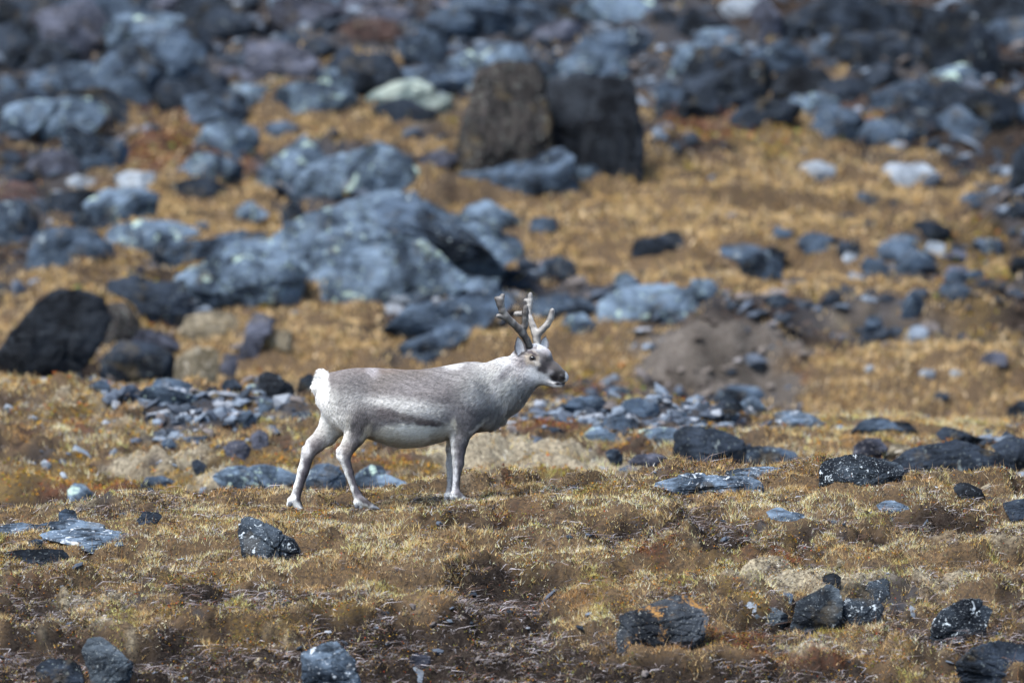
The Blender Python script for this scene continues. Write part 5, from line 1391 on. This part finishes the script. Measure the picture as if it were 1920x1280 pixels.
# ears --------------------------------------------------------------------------
def ear(base, tip, W, nrm, y0, inner, outer):
    A, B = cu(*base, y0), cu(*tip, y0 + (0.012 if y0 > 0 else -0.012))
    L = B - A; ln = np.linalg.norm(L); l = L / ln
    n = np.array(nrm, dtype=float); n -= (n @ l) * l; n /= np.linalg.norm(n)
    s = np.cross(l, n)
    nu, nv = 15, 13
    V, Cc = [], []
    for side in (0, 1):
        for i in range(nu):
            t = i / (nu - 1)
            wdt = W * (math.sin(math.pi * min(1, .18 + .82 * t) ** .85) ** .7 if t < 1 else 0.02)
            for j in range(nv):
                q = -1 + 2 * j / (nv - 1)
                cupd = .42 * W * (q * q) - .35 * W * (1 - t)
                edge = 1 - abs(q) ** 4
                pnt = A + l * (ln * t) + s * (wdt * q) + n * (cupd * math.sin(math.pi * (.15 + .75 * t))) - n * (side * .006 * edge * (1 - t ** 6))
                V.append(pnt)
                rim = abs(q) > .78 or t > .93
                Cc.append(outer if side else ((.30, .27, .27) if rim else inner))
    V = np.array(V); Cc = np.array(Cc)
    id_ = np.arange(2 * nu * nv).reshape(2, nu, nv)
    f0 = np.stack([id_[0, :-1, :-1], id_[0, :-1, 1:], id_[0, 1:, 1:], id_[0, 1:, :-1]], -1).reshape(-1, 4)
    f1 = np.stack([id_[1, :-1, :-1], id_[1, 1:, :-1], id_[1, 1:, 1:], id_[1, :-1, 1:]], -1).reshape(-1, 4)
    f = np.concatenate([f0, f1])
    g = np.cross(V[f[:1, 1]] - V[f[:1, 0]], V[f[:1, 2]] - V[f[:1, 0]])[0]
    o = make_mesh("ear", V, f, M_FUR, Cc, flat=False, parent=root, loc=tuple(root.location))
    hl = lambda p, N: np.full(len(p), .011)
    h = fur("ear_fur", o, V, f, Cc, 2600, hl, lambda p, N: np.tile(l, (len(p), 1)), lambda p, N: np.full(len(p), .35), .0016, root)
    h.parent = o; h.location = (0, 0, 0)
    return o
ear((1272, 385), (1256, 298), .037, (.25, -.97, .05), -.062, (.82, .82, .84), (.10, .09, .10))
ear((1380, 365), (1393, 298), .034, (.35, -.90, .1), .045, (.80, .80, .82), (.30, .28, .29))

# antlers -----------------------------------------------------------------------
def a2(x, y): # second note scale (head enlargement) -> px
    return 880 + x / 5.818, 530 + y / 5.818
def antler(chains, colf):
    pts = []
    for ch in chains:
        for (x, y, r, dep) in ch: pts.append(np.array([*P(*a2(x, y), dep)][0:1] + [dep] + [P(*a2(x, y), dep)[1]]))
    pts = np.array(pts)
    F = Field(pts.min(0) - .045, pts.max(0) + .045, .0042)
    for ch in chains:
        for (x, y, r, d), (x2, y2, r2, d2) in zip(ch[:-1], ch[1:]):
            A = np.array([P(*a2(x, y), d)[0], d, P(*a2(x, y), d)[1]]); B = np.array([P(*a2(x2, y2), d2)[0], d2, P(*a2(x2, y2), d2)[1]])
            F.capsule(A, B, r / 5.818 / 290.2 * 1.06 - .001, r2 / 5.818 / 290.2 * 1.06 - .001, .010)
    v, f = F.surface(); v = relax(v, f, 6, .5)
    v = v + (fbm2(v[:, 0] + v[:, 1], v[:, 2], 60, 2, 401) * .0006)[:, None] * np.array([1, 1, .3])
    n = fbm2(v[:, 0] * 1.0 + v[:, 1], v[:, 2], 14, 2, 411)
    c = colf(v, n)
    o = make_mesh("antler", v, f, M_FUR, c, flat=False, parent=root, loc=tuple(root.location))
    h = fur("velvet", o, v, f, np.clip(c * 1.35, 0, .9), 16000, lambda p, N: np.full(len(p), .0065), lambda p, N: np.tile(np.array([0, 0, 1.0]), (len(p), 1)), lambda p, N: np.full(len(p), .9), .0012, root, var=.25)
    h.parent = o; h.location = (0, 0, 0)
    return o
near = [[(655,690,34,-.040),(628,625,33,-.052),(588,560,36,-.066),(540,500,36,-.085),(470,435,34,-.11),(400,368,35,-.13),(358,300,34,-.14),(338,235,36,-.145),(330,190,38,-.145)],
        [(332,205,34,-.145),(295,172,22,-.15)], [(340,190,36,-.145),(362,143,24,-.14)], [(372,375,26,-.13),(312,362,22,-.145)],
        [(578,540,34,-.066),(603,470,32,-.075),(610,390,31,-.09),(612,320,32,-.10),(614,272,29,-.105)]]
far = [[(742,680,36,.040),(735,615,36,.052),(722,545,40,.066),(690,470,33,.08),(662,400,29,.10),(648,330,27,.12),(655,260,28,.13),(662,200,27,.135),(664,130,24,.14)],
       [(645,205,20,.135),(612,190,19,.14)], [(640,345,26,.115),(580,335,28,.13),(510,338,26,.145)],
       [(738,570,38,.055),(790,515,33,.05),(850,455,31,.045),(888,385,30,.04),(902,308,27,.035)]]
def col_near(v, n):
    t = smooth(-.25, .35, n)[:, None]
    c = np.array([(.15, .14, .135)]) * (1 - t) + np.array([(.26, .255, .245)]) * t
    z = (v[:, 2] - v[:, 2].min()) / np.ptp(v[:, 2])
    dk = (1 - smooth(.05, .3, z))[:, None]
    return c * (1 - .45 * dk)
def col_far(v, n):
    t = smooth(-.25, .35, n)[:, None]
    return np.array([(.25, .24, .23)]) * (1 - t) + np.array([(.38, .37, .355)]) * t
antler(near, col_near); antler(far, col_far)
